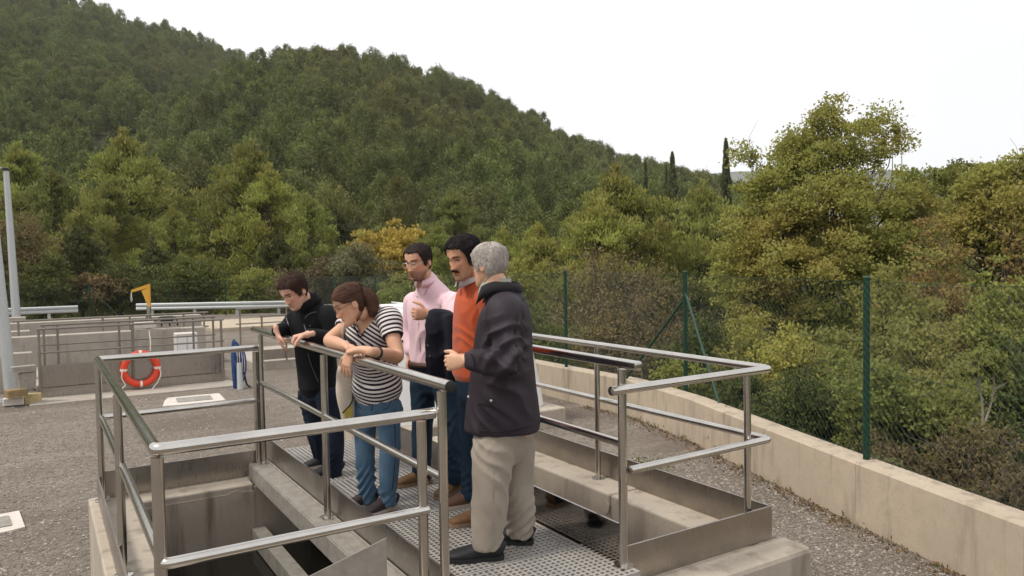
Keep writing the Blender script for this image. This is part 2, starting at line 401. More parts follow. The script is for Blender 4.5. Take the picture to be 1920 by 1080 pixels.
# ------------------------------------------------------------------ retaining wall and fence
ZW = -0.21
wall = thing('retaining_wall', (WALL_LINE[3][0], WALL_LINE[3][1], ZG), 'low pale concrete retaining wall curving along the right edge of the gravel', 'wall')
WTOP = [(-0.21)] * 8 + [-0.24, -0.33, -0.45, -0.6]
for i in range(len(WALL_LINE) - 1):
    a = np.array(WALL_LINE[i]); b = np.array(WALL_LINE[i + 1])
    def nrm(k):
        k0, k1 = max(k - 1, 0), min(k + 1, len(WALL_LINE) - 1)
        t = np.array(WALL_LINE[k1]) - np.array(WALL_LINE[k0]); t = t / np.linalg.norm(t); return np.array([t[1], -t[0]])
    t = (b - a) / np.linalg.norm(b - a); a2 = a + t * 0.0015; b2 = b - t * 0.0015
    na, nb = nrm(i) * 0.26, nrm(i + 1) * 0.26
    nseg = 6; V = []; 
    for k in range(nseg + 1):
        f = k / nseg; p = a2 + (b2 - a2) * f; q = p + na * (1 - f) + nb * f; zt = WTOP[i] + (WTOP[i + 1] - WTOP[i]) * f
        ch = (q - p) * 0.06
        V += [(*p, ZG - 0.3), (*p, zt - 0.014), (*(p + ch), zt), (*(q - ch), zt), (*q, zt - 0.014), (*q, ZG - 1.2)]
    F = [(k * 6 + j, k * 6 + j + 1, k * 6 + 7 + j, k * 6 + 6 + j) for k in range(nseg) for j in range(5)]
    F += [(0, 5, 4, 3, 2, 1), tuple(nseg * 6 + j for j in range(6))]
    F = [tuple(reversed(f)) if False else f for f in F]
    me = mesh_np('wall_section', V, F, [CONC_WALL]); 
    ob('wall_section', me, wall)

def wallpos(y, off=0.17):
    x = np.interp(y, [q for _, q in WALL_LINE], [p for p, _ in WALL_LINE]); return np.array([x + off, y])
POSTS = [(0.35, ZW), (3.98, ZW), (7.44, ZW), (10.24, ZW), (13.2, -0.26), (17.5, -0.33), (22.5, -0.42), (28.0, -0.52), (33.2, -0.62)]
FP = [np.array([*wallpos(y), z]) for y, z in POSTS]
FP[2][:2] = (7.40, 7.44); FP[3][:2] = (7.44, 10.24)
FARP = [np.array([7.2, 36.2, ZG]), np.array([5.0, 37.6, ZG]), np.array([1.9, 38.3, ZG]), np.array([-1.2, 38.8, ZG]), np.array([-4.5, 39.2, ZG])]
FP += FARP
fence = thing('chain_link_fence', FP[2], 'green chain link fence with round posts standing on the retaining wall', 'fence')
FH = 1.6
for i, p in enumerate(FP):
    m_ = MB().tube([p - UP * 0.02, p + UP * FH], 0.028, 14)
    o = m_.build('fence_post', GREEN_POST, fence, auto=40)
    c_ = MB().tube([p + UP * FH, p + UP * (FH + 0.012), p + UP * (FH + 0.018)], [0.031, 0.031, 0.022], 14); c_.build('post_cap', GREEN_PALE, o, auto=40)
def brace(p, q, mt):
    MB().tube([p, q], 0.017, 10).build('brace', mt, fence, auto=40)
    MB().box(p - 0.02, p + 0.02).build('brace_clamp', mt, fence)
p2 = FP[2]
dl = FP[1][:2] - p2[:2]; dl /= np.linalg.norm(dl); dr = FP[3][:2] - p2[:2]; dr /= np.linalg.norm(dr)
brace(p2 + UP * 1.22 + np.array([*dr, 0]) * 0.03, np.array([*(p2[:2] + dr * 1.25), ZW]), GREEN_POST)
brace(p2 + UP * 1.30 + np.array([*dl, 0]) * 0.03, np.array([*(p2[:2] + dl * 0.95), ZW]), GREEN_PALE)
pf = FP[12 - 1]
brace(pf + UP * 1.4, pf + np.array([1.15, -0.3, 0.0]), GREEN_PALE); brace(pf + UP * 1.4, pf + np.array([-0.9, 0.2, 0.0]), GREEN_POST)
# woven wire: straight three-sided wires, two directions, plus three line wires
mv = []; mf = []; nb_ = 0
def wire(p, q, r):
    global nb_
    t = (q - p) / (np.linalg.norm(q - p) + 1e-9); a = np.cross(t, (0.3, 0.5, 0.8)); a /= np.linalg.norm(a); b = np.cross(t, a)
    for e in (p, q):
        for k in range(3): mv.append(e + r * (math.cos(2.094 * k) * a + math.sin(2.094 * k) * b))
    for k in range(3): mf.append((nb_ + k, nb_ + (k + 1) % 3, nb_ + 3 + (k + 1) % 3, nb_ + 3 + k))
    nb_ += 6
for i in range(len(FP) - 1):
    a, b = FP[i], FP[i + 1]; L = np.linalg.norm((b - a)[:2]); H_ = FH - 0.06
    pitch = 0.072 if i < 4 else 0.16; r = 0.0011 if i < 4 else 0.0018
    off = np.array([(b - a)[1], -(b - a)[0], 0]); off = off / np.linalg.norm(off) * -0.033
    pt = lambda s, h: a + (b - a) * (s / L) + UP * (0.03 + h) + off
    s0 = -H_
    while s0 < L:
        for sg in (1, -1):
            lo, hi = max(s0, 0), min(s0 + H_, L)
            if hi - lo > 0.02:
                h0, h1 = lo - s0, hi - s0
                if sg < 0: h0, h1 = H_ - h0, H_ - h1
                wire(pt(lo, h0), pt(hi, h1), r)
        s0 += pitch
    for hh in (0.02, H_ * 0.5, H_): wire(pt(0, hh), pt(L, hh), 0.0022)
o = ob('wire_mesh', mesh_np('wire_mesh', mv, mf, [GREEN_WIRE]), fence); o['kind'] = 'stuff'

# ------------------------------------------------------------------ the walkway over the tanks
XL, XR, XA, XG = 1.489, 2.531, 0.342, 3.668
YA, YB, YF, YH = 6.206, 3.021, 3.001, 4.62
YBACK = 6.55
def slab_poly(name, mat, parent, boxes, bev=0.012):
    for a, b in boxes: MB().box(np.array(a, float), np.array(b, float), 0, bev).build(name, mat, parent)

tankL = thing('concrete_tank', (0.26, 3.0, ZG), 'open concrete pit with dark water under the left guard rail', 'tank')
slab_poly('wall', CONC_PALE, tankL, [((0.255, 2.55, ZG - .2), (0.53, 6.33, -0.102))])
slab_poly('wall', CONC_PALE, tankL, [((0.532, 6.0, ZG - 1.2), (1.36, 6.32, -0.100))])
slab_poly('wall', CONC_PALE, tankL, [((0.532, 2.55, ZG - .2), (1.36, 2.9, -0.103))])
MB().box((0.5315, 2.9, -2.2), (0.5365, 6.0, -0.16)).box((0.5365, 5.99, -2.2), (1.36, 5.998, -0.15)).build('pit_lining', CONC_PIT, tankL)
MB().box((0.53, 2.9, -0.9), (2.56, 6.0, -0.57)).build('water', DARKW, tankL)
MB().box((1.3605, 5.999, -2.2), (2.56, 6.03, -0.125)).build('wall', CONC_PIT, tankL)
# cast rings on the pit wall and the channel that runs along the pit
for x_, z_ in ((0.60, -0.19), (1.22, -0.17)):
    mb = MB(); th = np.linspace(0, 6.283, 15)[:-1]
    rr_ = 0.045 * (1 + 0.12 * np.sin(3 * th) + 0.08 * np.cos(5 * th))
    mb.prism([(x_ + r_ * math.cos(t), 5.99, z_ + r_ * math.sin(t)) for r_, t in zip(rr_, th)], (0, -1, 0), 0.006)
    mb.build('plug_patch', CONC_PALE, tankL)
ch = MB(); ch.box((1.33, 2.9, -0.455), (1.43, 5.985, -0.44)); ch.box((1.33, 2.9, -0.56), (1.342, 5.985, -0.455)); ch.box((1.418, 2.9, -0.56), (1.43, 5.985, -0.455))
ch.build('cross_channel', STEEL_DULL, tankL)

walk = thing('walkway', (2.0, 4.7, 0.0), 'grated metal walkway with steel kick plates where the group stands', 'walkway')
# grating in four panels
py = [2.90, 3.372, 4.372, 5.372, YBACK]
for k in range(4):
    y0, y1 = py[k] + 0.004, py[k + 1] - 0.004; gx0, gx1 = 1.562, 2.522
    if k == 0: gx1 = 2.56
    g = MB(); zt, hb = 0.0, 0.03; pitch = 0.0345; bw = 0.0115
    g.box((gx0, y0, -hb), (gx1, y0 + 0.012, zt)); g.box((gx0, y1 - 0.012, -hb), (gx1, y1, zt))
    g.box((gx0, y0 + 0.012, -hb), (gx0 + 0.022, y1 - 0.012, zt)); g.box((gx1 - 0.022, y0 + 0.012, -hb), (gx1, y1 - 0.012, zt))
    y = y0 + 0.012 + pitch - bw
    while y < y1 - 0.016:
        g.box((gx0 + 0.022, y, -hb), (gx1 - 0.022, min(y + bw, y1 - 0.013), zt - 0.0006)); y += pitch
    x = gx0 + 0.022 + pitch - bw
    while x < gx1 - 0.03:
        g.box((x, y0 + 0.012, -hb + 0.001), (x + bw, y1 - 0.012, zt - 0.0012)); x += pitch
    g.build('grating_panel', GRATE, walk)
# ledge channel at the left, kick plates both sides, bearers below
lg = MB(); lg.box((1.376, 2.92, -0.012), (1.532, 6.30, 0.0)); lg.box((1.376, 2.92, -0.12), (1.382, 6.30, -0.012))
lg.box((1.384, 2.92, 0.0), (1.396, 6.30, 0.008)); lg.box((1.442, 2.92, 0.0), (1.447, 6.30, 0.004)); lg.box((1.515, 2.92, 0.0), (1.530, 6.30, 0.012))
lg.build('ledge_channel', STEEL_DULL, walk)
def plate(a, b, z0, z1, t, mat, parent, name='kick_plate', lip=0.012):
    """upright sheet from a to b (plan points) with a folded top lip"""
    a, b = np.array([*a, 0.0]), np.array([*b, 0.0]); d = (b - a) / np.linalg.norm(b - a); nrm = np.array([-d[1], d[0], 0])
    P = MB(); prof = [(0, z0), (0, z1), (lip, z1 + 0.0), (lip, z1 - 0.004), (t, z1 - 0.006), (t, z0)]
    V = []
    for e in (a, b): V += [e + nrm * n_ + UP * z_ for n_, z_ in prof]
    n = len(prof); F = [(i, (i + 1) % n, n + (i + 1) % n, n + i) for i in range(n)] + [tuple(range(n - 1, -1, -1)), tuple(range(n, 2 * n))]
    P.add(V, F); return P.build(name, mat, parent)
plate((1.540, 2.92), (1.540, 6.42), 0.0, 0.192, 0.004, STEEL_SHEET, walk)
plate((2.536, YBACK), (2.536, 3.02), -0.03, 0.21, 0.004, STEEL_MIRROR, walk)
for y in (2.95, 3.372, 4.372, 5.372, 6.4):
    MB().box((1.56, y - 0.03, -0.13), (2.53, y + 0.03, -0.033)).build('bearer', STEEL_DULL, walk)
MB().box((2.56, 3.0, -2.2), (2.58, 6.3, -0.14)).box((1.40, 6.3, -2.2), (2.56, 6.34, -0.14)).box((1.4, 2.88, -2.2), (2.56, 2.9, -0.04)).build('pit_wall', CONC_PIT, walk)

# ------------------------------------------------------------------ right tank
tankR = thing('concrete_tank', (3.2, 3.0, ZG), 'concrete tank with a wide inner ledge inside the right guard rail', 'tank')
slab_poly('wall', CONC_PALE, tankR, [((2.565, 2.79, ZG - .2), (3.80, 3.03, -0.104))], 0.03)
slab_poly('wall', CONC_PALE, tankR, [((3.43, 3.032, -2.0), (3.79, 4.21, -0.100))], 0.014)
slab_poly('wall', CONC_PALE, tankR, [((3.425, 4.215, -2.0), (3.785, 6.6, -0.096))], 0.014)
slab_poly('wall', CONC_PALE, tankR, [((2.565, 6.3, ZG - .2), (3.42, 6.6, -0.1))])
MB().box((2.585, 3.035, -1.45), (3.42, 6.3, -1.4)).build('water', DARKW, tankR)
for y_, z_ in ((3.42, -0.19), (4.25, -0.2)):
    mb = MB(); th = np.linspace(0, 6.283, 13)[:-1]
    mb.prism([(3.426, y_ + 0.04 * math.cos(t) * (1 + .2 * math.sin(3 * t)), z_ + 0.05 * math.sin(t)) for t in th], (-1, 0, 0), 0.008); mb.build('plug_patch', CONC_PALE, tankR)

# ------------------------------------------------------------------ rails
def post(parent, x, y, z0, z1, r=0.0215, foot=True):
    p = MB().tube([(x, y, z0), (x, y, z1)], r, 18); o = p.build('post', STEEL, parent, auto=40)
    if foot:
        MB().tube([(x, y, z0), (x, y, z0 + 0.008), (x, y, z0 + 0.012)], [0.05, 0.05, r + 0.003], 20).build('foot_flange', STEEL, o, auto=40)
def rail(parent, name, pts, r=0.0225, mat=None):
    P = [np.array(p, float) for p in pts]; Q = []
    for i, p in enumerate(P):
        if 0 < i < len(P) - 1:
            a = P[i - 1] - p; b = P[i + 1] - p; a /= np.linalg.norm(a); b /= np.linalg.norm(b); k = 0.03
            for t in np.linspace(0, 1, 6):
                Q.append((1 - t) ** 2 * (p + a * k) + 2 * t * (1 - t) * p + t * t * (p + b * k))
        else: Q.append(p)
    MB().tube(Q, r, 18).build(name, mat or STEEL, parent, auto=50)
    for e, d in ((Q[0], Q[0] - Q[1]), (Q[-1], Q[-1] - Q[-2])):
        d = d / np.linalg.norm(d)
        MB().tube([e, e + d * 0.004, e + d * 0.007], [r + 0.0008, r + 0.0008, r * 0.7], 18).build('end_cap', BLACK_RUB if name == 'top_rail' and parent.get('dark_caps') else STEEL, parent, auto=40)

# left walkway handrail
hr = thing('handrail', (XL, 4.6, 0), 'long stainless handrail the young man and the woman lean on', 'handrail')
hr['dark_caps'] = 1
for y in (6.19, 4.614, 2.985): post(hr, XL, y, 0.0, 1.03)
rail(hr, 'top_rail', [(XL, 6.408, 1.06), (XL, 2.90, 1.06)], 0.0255)
rail(hr, 'mid_rail', [(XL, 6.19, 0.643), (XL, 2.985, 0.643)], 0.019)
# right walkway handrail
hr2 = thing('handrail', (XR, 4.6, 0), 'stainless handrail between the old man and the right pit, its end pointing at the camera', 'handrail')
for y in (6.3, 4.7, 3.0): post(hr2, XR, y, 0.0, 1.03, 0.023)
rail(hr2, 'top_rail', [(XR, 6.5, 1.06), (XR, 2.875, 1.06)], 0.0255)
rail(hr2, 'mid_rail', [(XR, 6.3, 0.643), (XR, 3.0, 0.643)], 0.021)
# left guard rail round the pit
gl = thing('guard_rail', (XA, YB, -0.1), 'stainless guard rail boxing in the open left pit', 'guard rail')
ZC, ZM = 0.929, 0.506
for x, y in ((XA + 0.0, YA), (XA, 4.62), (XA + 0.005, YB + 0.01), (1.448, YA), (1.405, YB)): post(gl, x, y, -0.1, ZC - 0.03, 0.0225)
rail(gl, 'top_rail', [(1.50, YA, ZC), (XA, YA, ZC), (XA, YB, ZC), (1.465, YB, ZC)], 0.0245)
rail(gl, 'mid_rail', [(1.46, YA, ZM), (XA + .012, YA, ZM), (XA + .012, YB - .01, ZM), (1.42, YB - .01, ZM)], 0.0215)
plate((1.44, YA + 0.03), (XA - 0.01, YA + 0.03), -0.1, 0.104, 0.004, STEEL_SHEET, gl)
plate((XA - 0.03, YA + 0.03), (XA - 0.03, YB - 0.1), -0.1, 0.075, 0.004, STEEL_SHEET, gl)
# right guard rail
gr = thing('guard_rail', (XG, YF, -0.1), 'stainless guard rail with kick plate round the right pit', 'guard rail')
post(gr, 3.535, YF + 0.05, -0.1, ZC - 0.03, 0.021); post(gr, 3.61, 4.57, -0.1, ZC - 0.02, 0.021); post(gr, 3.61, 6.1, -0.1, ZC - 0.02, 0.021)
rail(gr, 'top_rail', [(2.44, YF - .03, ZC), (XG, YF - .0, ZC), (XG, 6.3, ZC)], 0.0235)
rail(gr, 'mid_rail', [(2.56, YF - .03, ZM), (XG, YF - .0, ZM), (XG, 6.3, ZM)], 0.0215)
plate((2.552, YF), (XG + 0.02, YF), -0.1, 0.098, 0.004, STEEL_SHEET, gr)
plate((XG + 0.016, YF + 0.006), (XG + 0.016, 6.3), -0.1, 0.10, 0.004, STEEL_SHEET, gr)

# sheet steel flap in front of the pit
fl = MB(); fl.prism([(0.72, 3.14, -0.09), (1.262, 3.10, -0.09), (1.262, 3.10, 0.385), (0.72, 3.14, 0.225)], (0.07, 1, 0), 0.005)
tag(fl.build('steel_flap', STEEL_DULL), 'plain steel sheet with a slanted top at the near end of the left pit', 'metal sheet')

# ------------------------------------------------------------------ white covered machine on its plinth
pl = MB(); pl.box((3.35, 8.60, ZG - .1), (6.24, 10.6, -0.49), 0, 0.02)
tag(pl.build('plinth', CONC_PALE), 'broad concrete plinth under the white machine behind the group', 'plinth')
mc = thing('machine_cover', (4.8, 9.6, -0.49), 'large white rounded machine cover on a concrete plinth behind the group', 'machine')
V = []; ns = 22; nl = 16
for j in range(nl + 1):
    f = j / nl; z = -0.488 + 1.49 * f
    ins = 0.0 + 0.23 * f ** 1.2 + 0.55 * max(0, f - 0.72) ** 1.5 * 3
    x0, x1, y0, y1 = 3.50 + ins * 0.7, 6.13 - ins, 8.82 + ins * 0.9, 10.4 - ins * 0.9; rc = 0.28
    for cx, cy, a0 in ((x1 - rc, y0 + rc, -90), (x1 - rc, y1 - rc, 0), (x0 + rc, y1 - rc, 90), (x0 + rc, y0 + rc, 180)):
        for k in range(6):
            t = math.radians(a0 + 18 * k); V.append((cx + rc * math.cos(t), cy + rc * math.sin(t), z))
n = 24; F = [(j * n + i, j * n + (i + 1) % n, (j + 1) * n + (i + 1) % n, (j + 1) * n + i) for j in range(nl) for i in range(n)] + [tuple(range(nl * n, nl * n + n))]
ob('shell', mesh_np('shell', V, F, [WHITE_PLAST], True), mc)
for jz in (11.4, 12.5):
    ring_ = []
    for i in range(n + 1):
        a = np.array(V[int(jz) * n + i % n]); b = np.array(V[(int(jz) + 1) * n + i % n]); ring_.append(a + (b - a) * (jz - int(jz)))
    MB().tube(ring_, 0.02, 8, caps=False).build('seam_strip', BLACK_RUB, mc)
for k in range(5):
    MB().box((3.9 + .45 * k, 8.9, 1.0), (3.93 + .45 * k, 10.3, 1.012)).build('lid_rib', WHITE_PLAST, mc)

# ------------------------------------------------------------------ far tanks at the left
ft = thing('concrete_tank', (1.4, 15.8, ZG), 'far grey concrete tank whose rail carries the lifebuoy', 'tank')
slab_poly('wall', CONC_FAR, ft, [((-0.1, 15.86, ZG), (3.12, 16.1, -0.52))])
slab_poly('wall', CONC_FAR, ft, [((-0.9, 19.0, ZG), (3.30, 19.35, 0.12)), ((-0.9, 21.2, ZG), (3.6, 21.5, 0.28))])
slab_poly('wall', CONC_FAR, ft, [((-0.1, 16.102, ZG), (0.12, 18.99, -0.53)), ((2.9, 16.102, ZG), (3.12, 18.99, -0.54))])
MB().box((0.12, 16.1, ZG - .3), (2.9, 19, ZG - .25)).build('water', DARKW, ft)
slab_poly('apron', CONC_FAR, ft, [((-0.2, 15.05, ZG - .05), (3.2, 15.85, ZG + 0.03))])
for x0_, x1_, y0_, y1_, zt_ in ((-1.35, -0.15, 17.0, 17.25, -0.02), (-2.6, -0.2, 20.0, 20.3, 0.18), (-1.9, -0.3, 22.3, 22.6, 0.36)):
    MB().box((x0_, y0_, ZG - .05), (x1_, y1_, zt_), 0, 0.015).build('wall', CONC_FAR, ft)
STEEL_FAR = mat_plain('dull far rail steel', (0.24, 0.215, 0.185), 0.5, 0.2, 20, 0.05, 0.4)
def far_rail(label, x0, x1, y, z0, z1, posts, grp, plates=()):
    t_ = thing('guard_rail', ((x0 + x1) / 2, y, z0), label, 'guard rail', grp)
    for x in posts: MB().tube([(x, y, z0), (x, y, z1)], 0.022, 8).build('post', STEEL_FAR, t_, auto=40)
    MB().tube([(x0, y, z1), (x1, y, z1)], 0.020, 8).build('top_rail', STEEL_FAR, t_, auto=40)
    MB().tube([(x0, y, z0 + (z1 - z0) * .60), (x1, y, z0 + (z1 - z0) * .60)], 0.016, 8).build('mid_rail', STEEL_FAR, t_, auto=40)
    for a, b in plates: MB().box((x0, y + 0.03, a), (x1, y + 0.036, b)).build('kick_plate', STEEL_SHEET, t_)
    return t_
far_rail('near guard rail of the far tank with the lifebuoy hanging on it', -0.06, 3.08, 15.74, -0.56, 0.50, (-0.03, 1.45, 3.03), 'guard rails round the far tank', ((-0.54, -0.15), (-0.74, -0.56)))
far_rail('middle guard rail of the far tank seen through the near one', 0.0, 3.2, 17.2, -0.5, 0.47, (0.05, 0.28, 1.35, 1.6, 2.75, 3.15), 'guard rails round the far tank')
far_rail('rear guard rail of the far tank along its high wall', -0.5, 3.45, 19.4, -0.4, 0.44, (-0.4, 1.2, 1.75, 2.1, 2.9, 3.35), 'guard rails round the far tank')
far_rail('low guard rail beyond the young man at the middle tank', 4.05, 6.3, 16.9, -0.55, 0.45, (4.1, 4.62, 6.2), 'guard rails round the middle tank', ((-0.52, -0.30),))
far_rail('guard rail over the middle tank behind the young man', 4.3, 7.0, 20.4, -0.55, 0.42, (4.4, 5.6, 6.9), 'guard rails round the middle tank')
mt_ = MB(); mt_.box((3.9, 17.0, ZG - .05), (6.6, 20.0, -0.56), 0, 0.015)
tag(mt_.build('tank_slab', CONC_FAR), 'low concrete slab of the middle tank beyond the blue hose', 'slab')
kb = MB(); kb.box((5.0, 27.5, ZG - .1), (9.0, 31.5, ZG + 0.14), 0, 0.03)
tag(kb.build('concrete_pad', CONC_WALL), 'pale concrete pad below the crash barrier at the far end', 'concrete pad')

# lifebuoy with its rope
bc = np.array([1.566, 15.66, -0.335])
lb = thing('lifebuoy', bc, 'orange lifebuoy with white bands and a loose white rope', 'lifebuoy')
th = np.linspace(0, 2 * math.pi, 41)
nrm = np.array([0, -1, 0.0]); ex = np.array([1, 0, 0.0])
ringp = [bc + 0.285 * (math.cos(t) * ex + math.sin(t) * UP) for t in th]
MB().tube(ringp, 0.061, 16, caps=False).build('ring', ORANGE_BUOY, lb, auto=60)
for a in (0, 90, 180, 270):
    tt = np.radians(np.linspace(a - 4.5, a + 4.5, 5)); MB().tube([bc + 0.285 * (math.cos(t) * ex + math.sin(t) * UP) for t in tt], 0.0632, 16).build('band', WHITE_TAPE, lb, auto=60)
for s_ in (1, -1):
    MB().tube(smoothcurve([bc + np.array([s_ * .30, -.075, .02]), bc + np.array([s_ * .33, -.09, -.12]), bc + np.array([s_ * .27, -.09, -.27])]), 0.009, 6).build('rope', WHITE_TAPE, lb)
MB().tube(smoothcurve([bc + np.array([-.27, -.09, -.27]), bc + np.array([-.33, -.09, -.36]), bc + np.array([-.12, -.09, -.47]), bc + np.array([.08, -.09, -.47]), bc + np.array([.27, -.09, -.27])]), 0.009, 6).build('rope', WHITE_TAPE, lb)
MB().tube(smoothcurve([bc + np.array([.17, -.02, .32]), bc + np.array([.18, .0, .50]), bc + np.array([.17, .06, .70])]), 0.010, 6).build('rope', WHITE_TAPE, lb)

# hose reel post
hp = at(447, 728, 14.3); hp[2] = ZG
hs = thing('hose_stand', hp, 'grey stand with a blue hose coiled and hung over it', 'hose stand')
MB().tube([hp + np.array([0, -.17, 0]), hp + np.array([0, -.12, .5])], [0.06, 0.045], 12).build('stand', GALV, hs, auto=40)
MB().box(hp + np.array([-.08, -.03, .74]), hp + np.array([.08, .06, .8])).build('hook', GALV, hs)
for k in range(7):
    c = hp + np.array([(-.055 + .018 * k), 0.03 - 0.045 * (k % 3), 0.44]); a_ = 0.045 + .012 * k
    loop = [c + np.array([a_ * math.cos(t) * (0.9 + .12 * math.sin(t)), 0.015 * math.sin(3 * t + k), (0.49 - .028 * k) * math.sin(t)]) for t in np.linspace(0, 6.283, 26)]
    MB().tube(loop, 0.013, 7, caps=False).build('hose_loop', BLUE_HOSE, hs, auto=60)
MB().tube(smoothcurve([hp + np.array([.1, -.05, .3]), hp + np.array([.14, -.06, .08]), hp + np.array([.2, -.1, .02])]), 0.018, 8).build('hose_end', BLACK_RUB, hs)

# white covers set in the gravel
def cover(cx, cy, wx, wy, rz, label):
    t_ = thing('manhole_surround', (cx, cy, ZG), label, 'manhole', 'white manhole surrounds in the gravel', rz)
    rs = np.random.RandomState(int(cx * 100) & 255)
    out_ = [(-wx, -wy), (-wx * .55, -wy * 1.08), (wx * .6, -wy), (wx, -wy * .9), (wx * .95, wy), (wx * .1, wy * 1.05), (-wx * .8, wy), (-wx * 1.04, wy * .2)]
    out_ = [(x * (1 + .04 * rs.randn()), y * (1 + .05 * rs.randn())) for x, y in out_]
    MB().prism([(x, y, -0.03) for x, y in out_], (0, 0, 1), 0.05).build('slab', WHITE_SLAB, t_, world=False)
    MB().box((-wx * .58, -wy * .55, 0.021), (wx * .58, wy * .55, 0.03)).build('lid', STEEL_DULL, t_, world=False)
cover(2.22, 14.0, 0.48, 0.40, -0.08, 'white manhole surround with a grey lid in front of the lifebuoy')
cover(-0.42, 8.30, 0.22, 0.30, 0.1, 'white slab with a dark lid at the left edge of the gravel')

# white cabinet with a black motor on the far tank
cb = thing('equipment_cabinet', (2.8, 18.4, -0.5), 'small white cabinet standing inside the far tank rails', 'cabinet')
MB().box((2.55, 18.2, -0.53), (3.0, 18.6, 0.06), 0, 0.015).build('body', WHITE_SLAB, cb)
MB().box((2.58, 18.19, -0.4), (2.76, 18.199, 0.0)).box((2.79, 18.19, -0.4), (2.97, 18.199, 0.0)).build('door', WHITE_PLAST, cb)
mo = thing('pump_motor', (2.5, 19.0, 0.19), 'black pump motor with thin pipes on top of the far wall', 'motor')
MB().tube([(2.36, 19.1, 0.33), (2.62, 19.1, 0.33)], 0.085, 12).build('housing', BLACK_RUB, mo, auto=40)
for k in range(4):
    MB().tube(smoothcurve([(2.2 + .17 * k, 19.05, .18), (2.22 + .16 * k, 19.04, .30), (2.34 + .1 * k, 19.05, .40)]), 0.018, 6).build('pipe', BLACK_RUB, mo)
MB().box((1.75, 19.0, 0.17), (2.25, 19.2, 0.30)).build('base', WHITE_SLAB, mo)

# yellow davit crane
dv = thing('davit_crane', (2.02, 19.5, 0.0), 'small yellow davit crane behind the far tank', 'crane')
q0 = at(279, 575, 18.2); q1 = at(279, 537, 18.2); q2 = at(246, 546, 18.2)
MB().tube([np.array([q0[0], q0[1], ZG]), q0], 0.05, 10).build('mast', STEEL, dv, auto=40)
MB().prism([q0 + HR * .025, q0 - HR * .02, at(265, 545, 18.2), at(280, 539, 18.2)], HF, 0.06).build('gusset', YELLOW, dv)
MB().prism([q2 - UP * .03, q2 + UP * .03, q1 + UP * .06, q1 - UP * .03], HF, 0.09).build('jib', YELLOW, dv)
MB().tube([q2 - UP * .03, q2 - UP * .18], 0.012, 6).build('cable', WHITE_TAPE, dv)
MB().tube([q2 - UP * .16, q2 - UP * .25], [0.03, 0.018], 8).build('hook', GALV, dv)

# lamp posts
def lamp(px, py_, d, h, r0, r1, label, arm):
    b = at(px, py_, d); b[2] = ZG
    t_ = thing('lamp_post', b, label, 'lamp post', 'galvanised lamp posts at the left')
    lean = -HR * h * (.062 if d < 20 else .030); MB().tube([b, b + UP * h + lean], [r0, r1], 16).build('pole', GALV, t_, auto=40)
    MB().box(b + np.array([-.2, -.2, 0]), b + np.array([.2, .2, .03])).build('base_plate', GALV, t_)
    for sx in (-1, 1):
        for sy in (-1, 1): MB().tube([b + np.array([sx * .15, sy * .15, .03]), b + np.array([sx * .15, sy * .15, .07])], 0.015, 6).build('bolt', GALV, t_)
    tp = b + UP * h + lean
    MB().tube([tp - UP * .02, tp + UP * .05], r1 * 1.25, 12).build('collar', BLACK_RUB, t_, auto=40)
    a_ = arm / np.linalg.norm(arm); s_ = np.cross(a_, UP)
    MB().prism([tp + a_ * .1 + s_ * .14 + UP * .06, tp - a_ * .72 * -1 + s_ * .10 + UP * .10, tp + a_ * .72 - s_ * .10 + UP * .10, tp + a_ * .1 - s_ * .14 + UP * .06], UP, 0.06).build('lamp_head', GALV, t_)
    MB().prism([tp + a_ * -.06 + s_ * .05 + UP * .04, tp + a_ * .14 + s_ * .05 + UP * .06, tp + a_ * .14 - s_ * .05 + UP * .06, tp + a_ * -.06 - s_ * .05 + UP * .04], UP, 0.05).build('bracket', BLACK_RUB, t_)
lamp(22, 752, 13.3, 7.6, 0.098, 0.055, 'near lamp post at the left edge of the picture', -HR)
lamp(32, 612, 30.0, 6.15, 0.16, 0.10, 'farther lamp post with its flat head reaching out of the picture', -HR)

# crash barriers
def barrier(a, b, label, nposts):
    a, b = np.array([*a, ZG]), np.array([*b, ZG]); t_ = thing('crash_barrier', (a + b) / 2, label, 'crash barrier', 'galvanised crash barriers at the road')
    d = (b - a) / np.linalg.norm(b - a); n_ = np.array([d[1], -d[0], 0])
    prof = [(0, .0), (.05, .04), (.05, .10), (0, .155), (.05, .21), (.05, .27), (0, .31)]
    P = [(o_, z) for o_, z in prof] + [(o_ - .006, z) for o_, z in prof[::-1]]
    V = [e + n_ * o_ + UP * (.33 + z) for e in (a, b) for o_, z in P]; k = len(P)
    F = [(i, (i + 1) % k, k + (i + 1) % k, k + i) for i in range(k)] + [tuple(range(k - 1, -1, -1)), tuple(range(k, 2 * k))]
    ob('beam', mesh_np('beam', V, F, [GALV]), t_)
    for i in range(nposts):
        p = a + (b - a) * ((i + .35) / nposts) - n_ * .07
        MB().box(p + np.array([-.06, -.04, 0]), p + np.array([.06, .04, .62])).build('post', GALV, t_)
    return t_
barrier((-3.6, 38.2), (1.42, 38.0), 'crash barrier left of the yellow crane, ending in front of the trees', 3)
barrier((3.66, 37.5), (10.2, 34.0), 'crash barrier right of the yellow crane, running behind the young man', 4)

